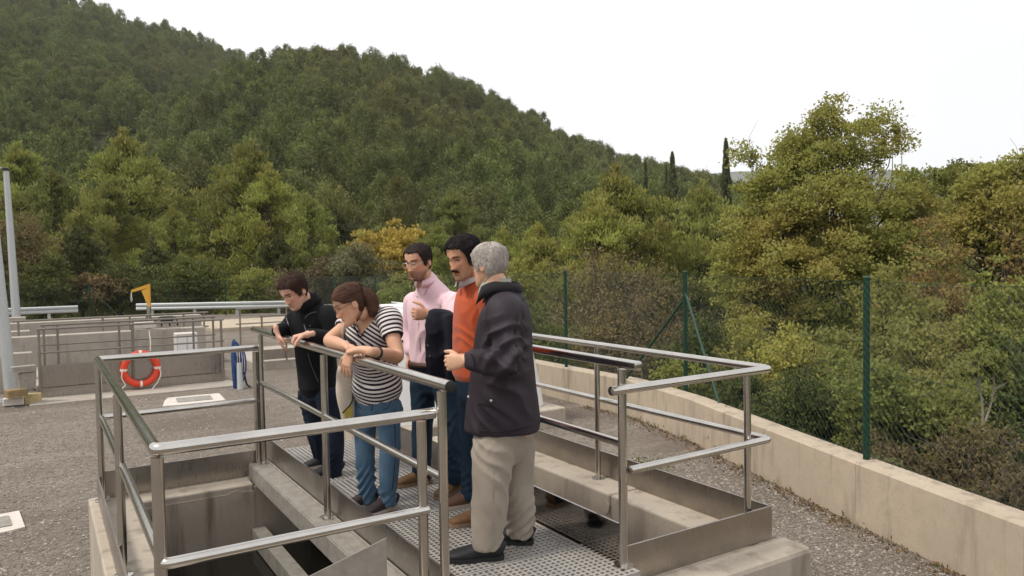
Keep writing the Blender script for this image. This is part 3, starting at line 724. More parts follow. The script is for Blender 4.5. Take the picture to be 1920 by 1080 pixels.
# rubble beside the near lamp post
bl = at(72, 735, 13.2)
for k, (dx, dz, s_, mt, lab, nm) in enumerate(((-.08, 0.0, (.24, .16, .17), BLOCK_Y, 'pale yellow block on the ground at the corner of the far tank', 'concrete_block'), (-.36, 0.02, (.30, .2, .12), WHITE_SLAB, 'white rough block lying left of the yellow block', 'concrete_block'), (-.16, 0.30, (.25, .16, .26), GREY_BLOCK, 'grey ribbed block leaning on the tank corner', 'concrete_block'), (-.20, 0.58, (.36, .14, .10), GREY_BLOCK, 'flat grey block topmost of the heap at the tank corner', 'concrete_block'), (-.32, .17, (.3, .2, .13), TIMBER, 'rough timber offcut in the heap by the lamp post', 'timber_offcut'))):
    c = np.array([bl[0] + dx, bl[1] - .1 - .05 * k, ZG + dz]); h_ = np.array(s_) / 2
    b_ = MB(); b_.box(-h_ * np.array([1, 1, 0]), h_ * np.array([1, 1, 2]), 0, 0.015)
    o = b_.build(nm, mt); o.location = c; o.rotation_euler = (0, 0, -.15 + .12 * k); tag(o, lab, 'block' if nm != 'timber_offcut' else 'timber')

# ------------------------------------------------------------------ vegetation
PINE_NEAR = mat_leaf('light pine needles', (0.195, 0.222, 0.068), (0.325, 0.34, 0.108), (0.25, 0.235, 0.08), 0.42)
PINE_FAR = mat_leaf('hill pine needles', (0.085, 0.118, 0.042), (0.185, 0.21, 0.076), (0.15, 0.148, 0.062), 0.30, 0.7, 0.016, True)
PINE_DARK = mat_leaf('dark pine needles', (0.055, 0.066, 0.024), (0.10, 0.105, 0.036), None, 0.2)
LEAF_OLIVE = mat_leaf('autumn olive leaves', (0.25, 0.255, 0.085), (0.40, 0.38, 0.125), (0.36, 0.29, 0.10), 0.48)
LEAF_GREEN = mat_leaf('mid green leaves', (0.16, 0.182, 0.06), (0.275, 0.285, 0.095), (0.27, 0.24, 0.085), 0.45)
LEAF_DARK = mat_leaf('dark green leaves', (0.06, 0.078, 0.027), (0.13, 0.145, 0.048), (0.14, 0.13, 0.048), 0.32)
LEAF_RUST = mat_leaf('rust brown leaves', (0.235, 0.18, 0.075), (0.34, 0.25, 0.105), (0.26, 0.235, 0.085), 0.4)
LEAF_YELLOW = mat_leaf('golden leaves', (0.31, 0.23, 0.06), (0.46, 0.33, 0.095), (0.25, 0.23, 0.08), 0.4)
LEAF_GREY = mat_leaf('grey green leaves', (0.13, 0.135, 0.07), (0.20, 0.195, 0.11), None, 0.2)
LEAF_BROWN = mat_leaf('dry brown leaves', (0.125, 0.095, 0.05), (0.23, 0.17, 0.09), (0.15, 0.135, 0.06), 0.25)
LEAF_RED = mat_leaf('reddish undergrowth leaves', (0.135, 0.10, 0.058), (0.22, 0.165, 0.09), (0.13, 0.15, 0.055), 0.32)
CYPRESS = mat_leaf('cypress green', (0.065, 0.08, 0.038), (0.12, 0.13, 0.06), None, 0.2)

LITTER = mat_leaf('dry leaf litter', (0.13, 0.085, 0.045), (0.24, 0.155, 0.085), None, 0.1, soft=0.0)
BRUSH = mat_leaf('mixed low brush', (0.06, 0.072, 0.028), (0.14, 0.14, 0.055), (0.14, 0.12, 0.055), 0.25, soft=0.0)
def leaves(C, N, L, W, rs, flat=0.0):
    """diamond leaves: centres C, direction N (n,3) of the leaf's long axis, length L, width W"""
    n = len(C); t = N / (np.linalg.norm(N, axis=1)[:, None] + 1e-9)
    a = rs.randn(n, 3); a[:, 2] *= (1 - flat); b = np.cross(t, a); b /= np.linalg.norm(b, axis=1)[:, None] + 1e-9
    L = np.broadcast_to(L, n)[:, None]; W = np.broadcast_to(W, n)[:, None]
    V = np.stack([C - t * L * .5, C + b * W * .5 + t * L * .05, C + t * L * .5, C - b * W * .5 + t * L * .05], 1)
    F = np.arange(4 * n).reshape(n, 4)
    return V.reshape(-1, 3), F

def rand_dirs(n, rs):
    v = rs.randn(n, 3); return v / np.linalg.norm(v, axis=1)[:, None]

def clump_leaves(cen, rad, n, L, W, rs, outward=0.7, upbias=0.25, shell=0.55):
    """leaves in lumpy sprays round each clump centre"""
    cs, ds = [], []
    for c, r in zip(cen, rad):
        r = np.asarray(r, float) * np.ones(3)
        k = max(3, int(n * (r.mean() / np.mean(rad)) ** 2))
        nsub = max(3, k // 14); sub = rand_dirs(nsub, rs) * (shell + (1 - shell) * rs.rand(nsub, 1))
        sub[:, 2] = np.where(sub[:, 2] < -0.45, -sub[:, 2] * .5, sub[:, 2])
        pick = rs.randint(0, nsub, k); spread = 0.22
        p = sub[pick] + rs.randn(k, 3) * spread * np.array([1, 1, .75])
        cs.append(c + p * r); ds.append(outward * sub[pick] + (1 - outward) * rand_dirs(k, rs) * 1.2 + np.array([0, 0, upbias]))
    C = np.vstack(cs); D = np.vstack(ds)
    s = rs.uniform(0.65, 1.35, len(C))
    return leaves(C, D, L * s, W * s, rs)

def limb(mb, a, b, r0, r1, rs, k=5, wob=0.08, seg=6):
    a, b = np.asarray(a, float), np.asarray(b, float); L = np.linalg.norm(b - a)
    t = np.linspace(0, 1, k + 1)[:, None]; P = a + (b - a) * t; P[1:-1] += rs.randn(k - 1, 3) * L * wob * .5
    mb.tube(P, np.linspace(r0, r1, k + 1), seg, caps=False)

def plant(name, base, crown_me, trunk_me, label, cat, group=None, scale=1.0, rz=0.0):
    t = thing(name, base, label, cat, group, rz); t.scale = (scale,) * 3 if np.isscalar(scale) else scale
    if trunk_me is not None: link(bpy.data.objects.new('trunk', trunk_me), t)
    link(bpy.data.objects.new('crown', crown_me), t); return t

def pine_meshes(seed, H, Wd, nleaf, L, W, mat, barkm=BARK, base_frac=0.12, pointy=1.0):
    """Aleppo pine: leaning trunk, up-swept limbs ending in brush-like tufts"""
    rs = np.random.RandomState(seed); mb = MB()
    lean = rs.randn(2) * 0.04 * H
    tr = lambda f: np.array([lean[0] * f, lean[1] * f, H * f])
    mb.tube([tr(f) for f in np.linspace(0, .97, 9)], np.linspace(.022 * H + .03, .02, 9), 7, caps=False)
    cen, rad = [], []
    nl = 34
    for k in range(nl):
        f = base_frac + (1 - base_frac) * ((k + rs.rand() * .8) / nl) ** 0.85
        az = k * 2.4 + rs.rand() * .9
        prof = (1 - ((f - base_frac) / (1 - base_frac)) ** 1.6 * pointy) * (0.55 + .45 * min(1, (f - base_frac) / .18))
        ext = Wd * .5 * prof * rs.uniform(.65, 1.12) + .12
        a = tr(f * .93); e = a + np.array([math.cos(az) * ext, math.sin(az) * ext, ext * rs.uniform(.25, .7) + .03 * H])
        limb(mb, a, e, .05 + .01 * ext, .012, rs, 3, .12, 4)
        m = rs.randint(2, 5)
        for j in range(m):
            g = (j + 1) / m; c = a + (e - a) * (0.35 + .65 * g) + rs.randn(3) * .12 * ext
            cen.append(c); s = Wd * rs.uniform(.07, .12) * (0.75 + .5 * (1 - f)); rad.append((s, s, s * 1.15))
    cen.append(tr(1.0)); rad.append((Wd * .05, Wd * .05, Wd * .12))
    V, F = clump_leaves(np.array(cen), rad, nleaf // len(cen), L, W, rs, .6, .75, .35)
    return mesh_np('pine_crown', V, F, [mat]), mb

def mbmesh(mb, name, mat):
    me = mesh_np(name, np.vstack(mb.v), mb.f, [mat], True); return me

def broad_meshes(seed, lobes, nleaf, L, W, mat, base=(0, 0, 0), trunk_r=0.12, clump=0.42, nclump=130, shell=.5, upb=.15, twigs=0, limb_r=.035):
    """broadleaf crown: lobes = [(x, y, z, rx, ry, rz, share)] ellipsoids filled with clumps carried by limbs"""
    rs = np.random.RandomState(seed); mb = MB(); cen, rad = [], []
    base = np.array(base, float); tot = sum(l[6] for l in lobes)
    zt = min(l[2] - l[5] * .5 for l in lobes)
    fork = np.array([np.mean([l[0] for l in lobes]) * .5, np.mean([l[1] for l in lobes]) * .5, max(0.25, zt * .6)])
    limb(mb, base, fork, trunk_r, trunk_r * .7, rs, 5, .06, 8)
    for (x, y, z, rx, ry, rz, sh) in lobes:
        c0 = np.array([x, y, z]); mid = fork + (c0 - fork) * .6
        limb(mb, fork, mid, trunk_r * .55, trunk_r * .3, rs, 5, .08, 6)
        k = max(3, int(nclump * sh / tot))
        d = rand_dirs(k, rs) * (rs.rand(k, 1) ** .45) * np.array([rx, ry, rz]) * (1 + .12 * rs.randn(k, 1))
        for p in d:
            c = c0 + p; cen.append(c); s = clump * rs.uniform(.6, 1.35); rad.append((s, s, s * .8))
            if rs.rand() < .55: limb(mb, mid, c, limb_r, .006, rs, 3, .15, 4)
    for k in range(twigs):
        c = cen[rs.randint(len(cen))]; d = rand_dirs(1, rs)[0]; d[2] = abs(d[2]) + .2
        limb(mb, c, c + d * clump * rs.uniform(1, 2.6), .008, .003, rs, 3, .15, 3)
    V, F = clump_leaves(np.array(cen), rad, max(4, nleaf // len(cen)), L, W, rs, .5, upb, shell)
    return mesh_np('leaf_crown', V, F, [mat]), mb

def twig_meshes(seed, H, spread, n, mat_l, nleaf, L, W):
    """bare twiggy tree: recursive fork of thin limbs with a few dry leaves"""
    rs = np.random.RandomState(seed); mb = MB(); tips = []
    def grow(p, d, ln, r, lev):
        e = p + d * ln; limb(mb, p, e, r, r * .6, rs, 3, .08, 4 if lev < 3 else 3)
        tips.append(e)
        if lev >= n: return
        for _ in range(rs.randint(2, 4) + (lev < 2)):
            nd = d + rand_dirs(1, rs)[0] * spread; nd[2] += .12; nd /= np.linalg.norm(nd)
            grow(p + d * ln * rs.uniform(.55, 1), nd, ln * rs.uniform(.55, .85), r * .58, lev + 1)
    for _ in range(3):
        d = np.array([rs.randn() * .25, rs.randn() * .25, 1]); d /= np.linalg.norm(d); grow(np.array([rs.randn() * .15, rs.randn() * .15, 0.0]), d, H * .32, .02 + .008 * H, 0)
    T = np.array(tips); C = T[rs.randint(0, len(T), nleaf)] + rs.randn(nleaf, 3) * .10
    V, F = leaves(C, rand_dirs(nleaf, rs) + [0, 0, .2], L * rs.uniform(.6, 1.4, nleaf), W, rs)
    return mesh_np('leaf_crown', V, F, [mat_l]), mb

def ground_at(p):
    return float(terrain_z(np.array([p[0]]), np.array([p[1]]))[0])

def dome_pine(seed, H, Wd, n, L, W, mat, tufts=70):
    """distant pine: tufts on a rounded, upward-brushed dome over a bare lower stem"""
    rs = np.random.RandomState(seed); f = rs.uniform(.16, 1.0, tufts); a = rs.uniform(0, 6.28, tufts)
    prof = np.where(f > .38, np.clip(1 - ((f - .38) / .64) ** 2.3, 0, 1) ** .62, .5 + .5 * (f - .16) / .22)
    q = Wd / 2 * prof * rs.uniform(.62, 1.06, tufts) * (1 + .16 * np.sin(2 * a + seed) + .10 * np.sin(3 * a + 2 * seed))
    cen = np.stack([q * np.cos(a), q * np.sin(a), H * f], 1); pick = rs.randint(0, tufts, n)
    sc_ = np.array([Wd * .075, Wd * .075, H * .055]); C = cen[pick] + rs.randn(n, 3) * sc_
    D = np.stack([np.cos(a), np.sin(a), 1.1 + 0 * a], 1)[pick] + rs.randn(n, 3) * .55
    s = rs.uniform(.6, 1.35, n); V, F = leaves(C, D, L * s, W * s, rs)
    mb = MB().tube([(0, 0, -.5), (.1, 0, H * .4), (0, .1, H * .92)], [.02 * H, .014 * H, .01], 5, caps=False)
    for k in range(6): limb(mb, (0, 0, H * (.3 + .1 * k)), cen[rs.randint(tufts)], .06, .02, rs, 2, .1, 3)
    return mesh_np('pine_crown', V, F, [mat]), mb
# ---- hill forest: the largest-looking pines are things, the rest one mass
hill_near = [dome_pine(100 + i, 9.6, 4.4 + .45 * i, 4200, 0.46, 0.16, PINE_FAR) for i in range(4)]
hill_far = [dome_pine(120 + i, 9.2, 4.7 + .4 * i, 2200, 0.60, 0.24, PINE_FAR, 55) for i in range(5)]
def joined(crown, mb, name, mat2):
    """one mesh of crown and trunk for trees too far off to show parts"""
    n = len(crown.vertices); V = np.empty(n * 3, np.float32); crown.vertices.foreach_get('co', V); V = V.reshape(-1, 3)
    F = [tuple(range(4 * i, 4 * i + 4)) for i in range(n // 4)]; k = len(F)
    F += [tuple(i + n for i in f) for f in mb.f]
    return mesh_np(name, np.vstack([V] + mb.v), F, [crown.materials[0], mat2], False, [0] * k + [1] * (len(F) - k))
hill_near = [joined(c, mb, 'pine', BARK) for c, mb in hill_near]
hill_far = [joined(c, mb, 'pine', BARK) for c, mb in hill_far]
rs = np.random.RandomState(77)
pts = []
rad_ = 58.0
while rad_ < 540:
    step = 4.7 + 1.2 * (rad_ / 540); na = int(1.5 * rad_ / step)
    az = -0.80 + 1.5 * (np.arange(na) + rs.rand(na) * .9) / na
    r_ = rad_ + rs.uniform(-.5, .5, na) * step * 1.1
    pts.append(np.stack([r_ * np.sin(az + YAW), r_ * np.cos(az + YAW), az, r_], 1)); rad_ += step * (0.95 if rad_ < 300 else 1.05)
pts = np.vstack(pts)
Rr = np.where(pts[:, 2] < -0.27, R_LEFT, r_right(pts[:, 2])); keep = (pts[:, 3] < Rr + 22) & (pts[:, 2] < 0.36) & ~((pts[:, 3] > r_right(pts[:, 2]) + 30) & (pts[:, 3] < 330) & (pts[:, 2] > -.45))
gap = vnoise(pts[:, 0], pts[:, 1], 0.055, 9); keep &= gap > -0.40
pts = pts[keep]
zz = terrain_z(pts[:, 0], pts[:, 1])
scl = rs.uniform(.55, 1.2, len(pts)) * (1 + .15 * vnoise(pts[:, 0], pts[:, 1], .03, 4))
scl *= np.clip(0.72 + (pts[:, 3] - 58) / 260, .72, 1.0)
vis = np.abs(pts[:, 2]) < 0.60
size = np.where(vis, scl / pts[:, 3], 0); order = np.argsort(-size)
near_i = order[:295]; far_i = order[295:]
GRP = 'pines on the wooded hillside'
for k in near_i:
    o = bpy.data.objects.new('pine_tree', hill_near[rs.randint(4)]); COL.objects.link(o)
    s = float(scl[k]); o.location = (pts[k, 0], pts[k, 1], zz[k] - .2); o.scale = (s * rs.uniform(.9, 1.15), s * rs.uniform(.9, 1.15), s * rs.uniform(.9, 1.15)); o.rotation_euler = (0, 0, rs.uniform(0, 6.28))
    tag(o, 'green pine on the lower wooded hillside among many alike', 'tree', GRP)
protos = bpy.data.collections.new('pine_kinds')
for me in hill_far: protos.objects.link(bpy.data.objects.new('pine_kind', me))
fp = pts[far_i]; me = bpy.data.meshes.new('forest'); me.vertices.add(len(fp))
me.vertices.foreach_set('co', np.stack([fp[:, 0], fp[:, 1], zz[far_i] - .2], 1).astype(np.float32).ravel())
a = me.attributes.new('size', 'FLOAT', 'POINT'); a.data.foreach_set('value', scl[far_i].astype(np.float32))
a = me.attributes.new('turn', 'FLOAT_VECTOR', 'POINT'); tv = np.zeros((len(fp), 3), np.float32); tv[:, 2] = rs.uniform(0, 6.28, len(fp)); a.data.foreach_set('vector', tv.ravel())
fo = bpy.data.objects.new('forest', me); COL.objects.link(fo); tag(fo, 'dense dark pine forest covering the upper hillside', 'forest', None, 'stuff')
ng = bpy.data.node_groups.new('scatter_pines', 'GeometryNodeTree')
ng.interface.new_socket('Geometry', in_out='INPUT', socket_type='NodeSocketGeometry'); ng.interface.new_socket('Geometry', in_out='OUTPUT', socket_type='NodeSocketGeometry')
gi = ng.nodes.new('NodeGroupInput'); go = ng.nodes.new('NodeGroupOutput'); ip = ng.nodes.new('GeometryNodeInstanceOnPoints'); ci = ng.nodes.new('GeometryNodeCollectionInfo')
ci.inputs['Collection'].default_value = protos; ci.inputs['Separate Children'].default_value = True; ci.inputs['Reset Children'].default_value = True
ip.inputs['Pick Instance'].default_value = True
ri = ng.nodes.new('FunctionNodeRandomValue'); ri.data_type = 'INT'; ri.inputs[4].default_value = 0; ri.inputs[5].default_value = 4
na1 = ng.nodes.new('GeometryNodeInputNamedAttribute'); na1.data_type = 'FLOAT'; na1.inputs[0].default_value = 'size'
na2 = ng.nodes.new('GeometryNodeInputNamedAttribute'); na2.data_type = 'FLOAT_VECTOR'; na2.inputs[0].default_value = 'turn'
L_ = ng.links.new
L_(gi.outputs[0], ip.inputs['Points']); L_(ci.outputs[0], ip.inputs['Instance']); L_(ri.outputs[2], ip.inputs['Instance Index'])
L_(na1.outputs[0], ip.inputs['Scale']); L_(na2.outputs[0], ip.inputs['Rotation']); L_(ip.outputs[0], go.inputs[0])
fo.modifiers.new('scatter', 'NODES').node_group = ng

# ---- pines between the yard and the hill
def top_h(px, py_, d, zb): return (CAMH + (HZ(px) - py_) / FPX * d) - zb
pk = [pine_meshes(200 + i, 10.0, 6.6, 20000, 0.26, 0.062, PINE_NEAR) for i in range(3)]
pk = [(c, mbmesh(m_, 'pine_trunk', BARK)) for c, m_ in pk]
pd = pine_meshes(210, 10.0, 6.8, 14000, 0.28, 0.085, PINE_DARK); pd = (pd[0], mbmesh(pd[1], 'pine_trunk', BARK))
for i, (px, ty, d, k, lab) in enumerate((
        (30, 285, 58, 0, 'pale green pine above the lamp posts at the left edge'), (110, 325, 52, 1, 'rounded green pine right of the far lamp post'),
        (258, 262, 52, 2, 'tall light green pine above the yellow crane'), (195, 352, 46, 0, 'low light pine left of the tall one above the crane'),
        (330, 395, 44, 1, 'small olive pine between the two tall light pines'), (440, 278, 52, 0, 'tall light green pine above the blue hose'),
        (500, 322, 49, 2, 'light pine close right of the tall one above the young man'), (585, 372, 47, 1, 'light green pine behind the woman and the young man'),
        (385, 330, 60, 3, 'dark pine in the gap between the light pines'), (640, 400, 62, 3, 'dark pine left of the golden tree'),
        (868, 366, 56, 0, 'pointed light green pine above the man in the orange sweater'), (815, 425, 50, 2, 'small pine just right of the golden tree'),
        (940, 432, 52, 1, 'pale pine behind the white haired man'), (1010, 425, 46, 0, 'light pine right of the white haired man'),
        (1175, 325, 47, 2, 'tall light green pine left of the cypresses'), (1120, 385, 44, 1, 'yellowish pine in front of the hill above the fence'),
        (1250, 372, 52, 3, 'dark pine at the foot of the cypresses'), (1310, 352, 50, 1, 'olive pine right of the cypresses'),
        (150, 430, 40, 3, 'dark low pine behind the left crash barrier'), (290, 455, 40, 3, 'dark low pine behind the yellow crane'), (520, 440, 41, 3, 'dark low pine above the right crash barrier'))):
    b = at(px, HZ(px), d); b[2] = ground_at(b); h = top_h(px, ty, d, b[2])
    cm, tm = pd if k == 3 else pk[k]
    wd = {258: 1.25, 440: 1.15, 1175: 1.45, 1120: 1.3}.get(px, 1.1)
    plant('pine_tree', b, cm, tm, lab, 'tree', 'pines between the yard and the hill', (h / 10 * wd * 1.05, h / 10 * wd * 1.05, h / 10), rnd.uniform(0, 6.28))
# more bushes low down that close the gaps
def lob(seed, n, R, H):
    rs = np.random.RandomState(seed); o = []
    for k in range(n):
        a = rs.uniform(0, 6.28); q = R * math.sqrt(rs.rand()) * .7
        o.append((q * math.cos(a), q * math.sin(a), H * rs.uniform(.3, .72), R * rs.uniform(.35, .55), R * rs.uniform(.35, .55), H * rs.uniform(.2, .34), 1.0))
    o[0] = (R * .15 * rs.randn(), R * .1 * rs.randn(), H * .76, R * .38, R * .38, H * .24, 1.0); o[1] = (R * .4, 0, H * .60, R * .45, R * .45, H * .30, 1.0); o[2] = (-R * .4, 0, H * .58, R * .45, R * .45, H * .30, 1.0)
    return o
def shrub(px, ty, d, wpx, mat, lab, seed, n=7000, L=.10, W=.05, zb=None, cl=.30, ncl=110, name='shrub', cat='shrub', group=None, twigs=0, trunk_r=.05, lobes=None, barkm=BARK, shell=.5):
    b = at(px, HZ(px), d); b[2] = ground_at(b) if zb is None else zb
    h = top_h(px, ty, d, b[2]); R = wpx / 2 / FPX * d
    c, mb = broad_meshes(seed, lobes or lob(seed, 9, R, h), int(n * 1.5), L * .78, W * .78, mat, clump=cl, nclump=ncl, trunk_r=trunk_r, twigs=twigs, shell=shell)
    return plant(name, b, c, mbmesh(mb, 'trunk', barkm), lab, cat, group)
shrub(735, 418, 42, 150, LEAF_YELLOW, 'golden autumn tree behind the man in the pink shirt', 301, 7000, .26, .15, cl=.62, ncl=90, name='autumn_tree', cat='tree')
shrub(678, 428, 44, 60, LEAF_YELLOW, 'small golden tree beside the larger golden one', 302, 1800, .24, .14, cl=.45, ncl=26, name='autumn_tree', cat='tree')
shrub(672, 455, 36, 140, LEAF_GREY, 'grey green bush right behind the woman', 303, 9000, .16, .06, cl=.5, ncl=90)
shrub(900, 446, 40, 90, LEAF_GREY, 'grey green bush behind the heads of the two men', 304, 4500, .16, .07, cl=.45, ncl=60)
shrub(985, 478, 24, 100, LEAF_OLIVE, 'small yellow green tree right of the white haired man', 305, 5500, .12, .07, cl=.32, ncl=70, name='young_tree', cat='tree')
shrub(1015, 560, 17, 170, LEAF_DARK, 'dark green bush at the fence right of the white haired man', 306, 9000, .10, .055, cl=.34, ncl=110)
shrub(20, 378, 37, 120, LEAF_BROWN, 'brownish bush around the lamp posts', 307, 7000, .17, .07, cl=.5, ncl=80, twigs=60)
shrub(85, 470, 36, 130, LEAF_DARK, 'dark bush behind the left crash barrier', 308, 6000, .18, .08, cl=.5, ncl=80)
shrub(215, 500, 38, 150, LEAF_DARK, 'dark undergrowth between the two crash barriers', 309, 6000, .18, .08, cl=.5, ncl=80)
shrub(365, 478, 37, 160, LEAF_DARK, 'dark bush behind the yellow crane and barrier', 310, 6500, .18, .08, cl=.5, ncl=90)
shrub(480, 500, 38, 150, LEAF_GREEN, 'mid green bush behind the right crash barrier', 311, 6500, .18, .08, cl=.5, ncl=90)
shrub(590, 490, 37, 140, LEAF_BROWN, 'olive brown bush behind the young man', 312, 6000, .17, .08, cl=.5, ncl=90)
shrub(780, 500, 30, 150, LEAF_GREEN, 'green bush behind the fence between woman and pink shirt', 313, 7000, .14, .07, cl=.42, ncl=90)
shrub(905, 510, 26, 150, LEAF_GREEN, 'green bush behind the orange sweater', 314, 6000, .13, .07, cl=.4, ncl=80)
shrub(1080, 500, 27, 170, LEAF_GREEN, 'dull green bush behind the second fence post', 315, 7000, .13, .06, cl=.42, ncl=90, twigs=80)
for i, (px, ty, d, s_, lab) in enumerate(((1185, 405, 24, 321, 'tall bare brown twiggy tree behind the fence'), (1120, 470, 21, 322, 'grey brown twiggy tree left of the braced fence post'), (1255, 470, 20, 323, 'bare twiggy tree behind the braced fence post'), (1300, 520, 17, 324, 'low bare thicket right of the braced fence post'), (1220, 560, 16, 325, 'low twiggy thicket behind the steel rail'), (170, 490, 37, 326, 'thin bare tree above the left crash barrier'))):
    b = at(px, HZ(px), d); b[2] = ground_at(b); h = top_h(px, ty, d, b[2])
    c, mb = twig_meshes(s_, h * 1.0, .62, 5, LEAF_BROWN, 2600, .10 * d / 20, .05 * d / 20)
    plant('bare_tree', b, c, mbmesh(mb, 'trunk', TWIG), lab, 'tree', 'bare twiggy trees behind the fence')
shrub(1150, 545, 19, 220, LEAF_BROWN, 'brown undergrowth below the bare trees', 330, 9000, .10, .05, cl=.36, ncl=120, twigs=160)
shrub(1290, 560, 15, 190, LEAF_DARK, 'dark undergrowth behind the braced post', 331, 9000, .09, .05, cl=.32, ncl=110, twigs=100)
shrub(1255, 640, 12, 170, LEAF_GREEN, 'low green growth right behind the braced post', 332, 6000, .08, .045, cl=.24, ncl=90)

def cypress(px, ty, d, wpx, lab, seed):
    b = at(px, HZ(px), d); b[2] = ground_at(b); h = top_h(px, ty, d, b[2]); rs = np.random.RandomState(seed); R = wpx / 2 / FPX * d
    n = 3500; f = rs.rand(n) ** .8; prof = np.sin(np.pi * np.clip(f * .93 + .07, 0, 1)) ** .55 * (1 - .45 * f)
    a = rs.uniform(0, 6.28, n); q = R * prof * (0.55 + .6 * rs.rand(n)) * (1 + .35 * np.sin(a * 2 + f * 17) * np.sin(f * 41))
    C = np.stack([q * np.cos(a), q * np.sin(a), h * (.04 + .96 * f)], 1)
    V, F = leaves(C, np.stack([np.cos(a) * .35, np.sin(a) * .35, np.ones(n)], 1), .55 * rs.uniform(.5, 1.2, n), .16, rs)
    mb = MB().tube([(0, 0, 0), (0, 0, h * .9)], [.16, .02], 6)
    plant('cypress_tree', b, mesh_np('cypress_crown', V, F, [CYPRESS]), mbmesh(mb, 'trunk', BARK), lab, 'tree', 'cypresses on the skyline')
cypress(1262, 288, 88, 26, 'dark cypress with a smaller one close at its left', 341); cypress(1250, 312, 92, 12, 'thin small cypress touching the bigger one', 342)
cypress(1212, 305, 95, 11, 'thin cypress farthest to the left on the skyline', 343); cypress(1362, 264, 72, 25, 'tall narrow cypress beside the big autumn tree', 344)

# ---- the big autumn tree at the right
d = 20.5; px0 = 1530
b = at(px0, HZ(px0), d); b[2] = ground_at(b)
def lobpx(px, py_, wpx, hpx, dd, sh):
    c = at(px, py_, d + dd) - b; s = d / FPX
    return (c[0], c[1], c[2], wpx / 2 * s, wpx / 2 * s * .85, hpx / 2 * s, sh)
LB = [lobpx(1552, 222, 34, 70, 0, .45), lobpx(1515, 268, 100, 60, .3, 1.1), lobpx(1572, 286, 100, 100, -.3, 1.5), lobpx(1610, 245, 50, 44, .2, .3), lobpx(1490, 315, 110, 84, .4, 1.5),
      lobpx(1655, 240, 56, 36, .3, .16), lobpx(1670, 275, 44, 54, 0, .2), lobpx(1635, 290, 70, 80, -.4, .7), lobpx(1400, 300, 50, 70, .5, .25), lobpx(1420, 350, 90, 70, 0, .7),
      lobpx(1695, 400, 110, 110, -.3, 1.4), lobpx(1390, 420, 110, 120, .2, 1.3), lobpx(1375, 510, 110, 120, -.4, 1.3), lobpx(1700, 480, 110, 120, -.6, 1.4),
      lobpx(1470, 380, 190, 130, -.3, 3.2), lobpx(1590, 380, 190, 140, -.8, 3.4), lobpx(1430, 470, 170, 130, -.6, 2.6), lobpx(1530, 490, 220, 150, -1.2, 4.0), lobpx(1640, 470, 160, 130, -1.0, 2.4),
      lobpx(1440, 570, 170, 120, -1.0, 2.4), lobpx(1560, 600, 220, 130, -1.4, 3.2), lobpx(1660, 560, 140, 110, -1.2, 1.6)]
c, mb = broad_meshes(401, LB, 112000, .078, .052, LEAF_OLIVE, clump=.40, nclump=480, trunk_r=.17, shell=.45, limb_r=.03, twigs=160)
plant('autumn_tree', b, c, mbmesh(mb, 'trunk', BARK), 'big olive yellow autumn tree rising above the fence at right', 'tree')
shrub(1480, 600, 13.0, 220, LEAF_OLIVE, 'olive yellow bush below the big autumn tree', 402, 13000, .085, .055, cl=.26, ncl=170, trunk_r=.04)
shrub(1420, 575, 14.5, 230, LEAF_OLIVE, 'olive foliage hanging low left under the big autumn tree', 431, 12000, .09, .058, cl=.28, ncl=150, trunk_r=.04)
shrub(1610, 560, 13.0, 230, LEAF_OLIVE, 'olive foliage low right under the big autumn tree', 432, 12000, .085, .055, cl=.27, ncl=150, trunk_r=.04)
shrub(1830, 455, 22, 230, LEAF_GREEN, 'dull green bush between the rust brown bush and the right edge tree', 433, 9000, .13, .08, cl=.4, ncl=120)
shrub(1400, 655, 11.0, 190, LEAF_DARK, 'dark bush behind the steel guard rail', 403, 11000, .075, .045, cl=.24, ncl=130, twigs=80)
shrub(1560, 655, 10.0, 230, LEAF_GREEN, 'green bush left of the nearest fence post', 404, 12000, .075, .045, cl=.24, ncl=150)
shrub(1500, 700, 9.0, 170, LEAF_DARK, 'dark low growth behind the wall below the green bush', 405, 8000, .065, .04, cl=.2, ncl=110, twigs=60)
def tree_px(name, px, d, lp, mat, label, seed, n, L, W, cl, ncl, tr=.1, twigs=0):
    b = at(px, HZ(px), d); b[2] = ground_at(b); s = d / FPX
    LB_ = [(*(at(x, y, d + dd) - b), w_ / 2 * s, w_ / 2 * s * .85, h_ / 2 * s, w_ * h_ / 9000.) for x, y, w_, h_, dd in lp]
    c, mb = broad_meshes(seed, LB_, n, L, W, mat, clump=cl, nclump=ncl, trunk_r=tr, limb_r=.025, twigs=twigs)
    return plant(name, b, c, mbmesh(mb, 'trunk', BARK), label, 'tree')
tree_px('broad_tree', 1735, 27, [(1715, 348, 90, 50, 0), (1760, 346, 80, 48, 0), (1740, 395, 160, 80, -.5), (1690, 420, 110, 90, 0), (1790, 410, 120, 100, 0), (1740, 470, 200, 120, -.8)], LEAF_GREEN, 'olive green tree right of the big autumn tree', 406, 26000, .11, .066, .42, 190)
tree_px('evergreen_tree', 1797, 60, [(1788, 336, 46, 34, 0), (1808, 324, 42, 34, 0), (1796, 350, 70, 44, 0), (1796, 390, 60, 60, 0)], LEAF_DARK, 'dark round evergreen on the skyline at right', 407, 9000, .26, .15, .7, 90, .15)
tree_px('autumn_tree', 1870, 19, [(1862, 338, 100, 56, 0), (1905, 330, 70, 70, .2), (1832, 365, 80, 70, 0), (1880, 395, 170, 90, -.4), (1905, 450, 150, 120, -.6), (1840, 440, 130, 110, -.3)], LEAF_OLIVE, 'yellow brown tree at the right edge', 408, 30000, .082, .055, .33, 210, .1, 120)
shrub(1912, 272, 17, 70, LEAF_RUST, 'sparse brown treetop at the very right edge', 409, 1300, .10, .07, cl=.3, ncl=26, name='autumn_tree', cat='tree', trunk_r=.06, twigs=60)
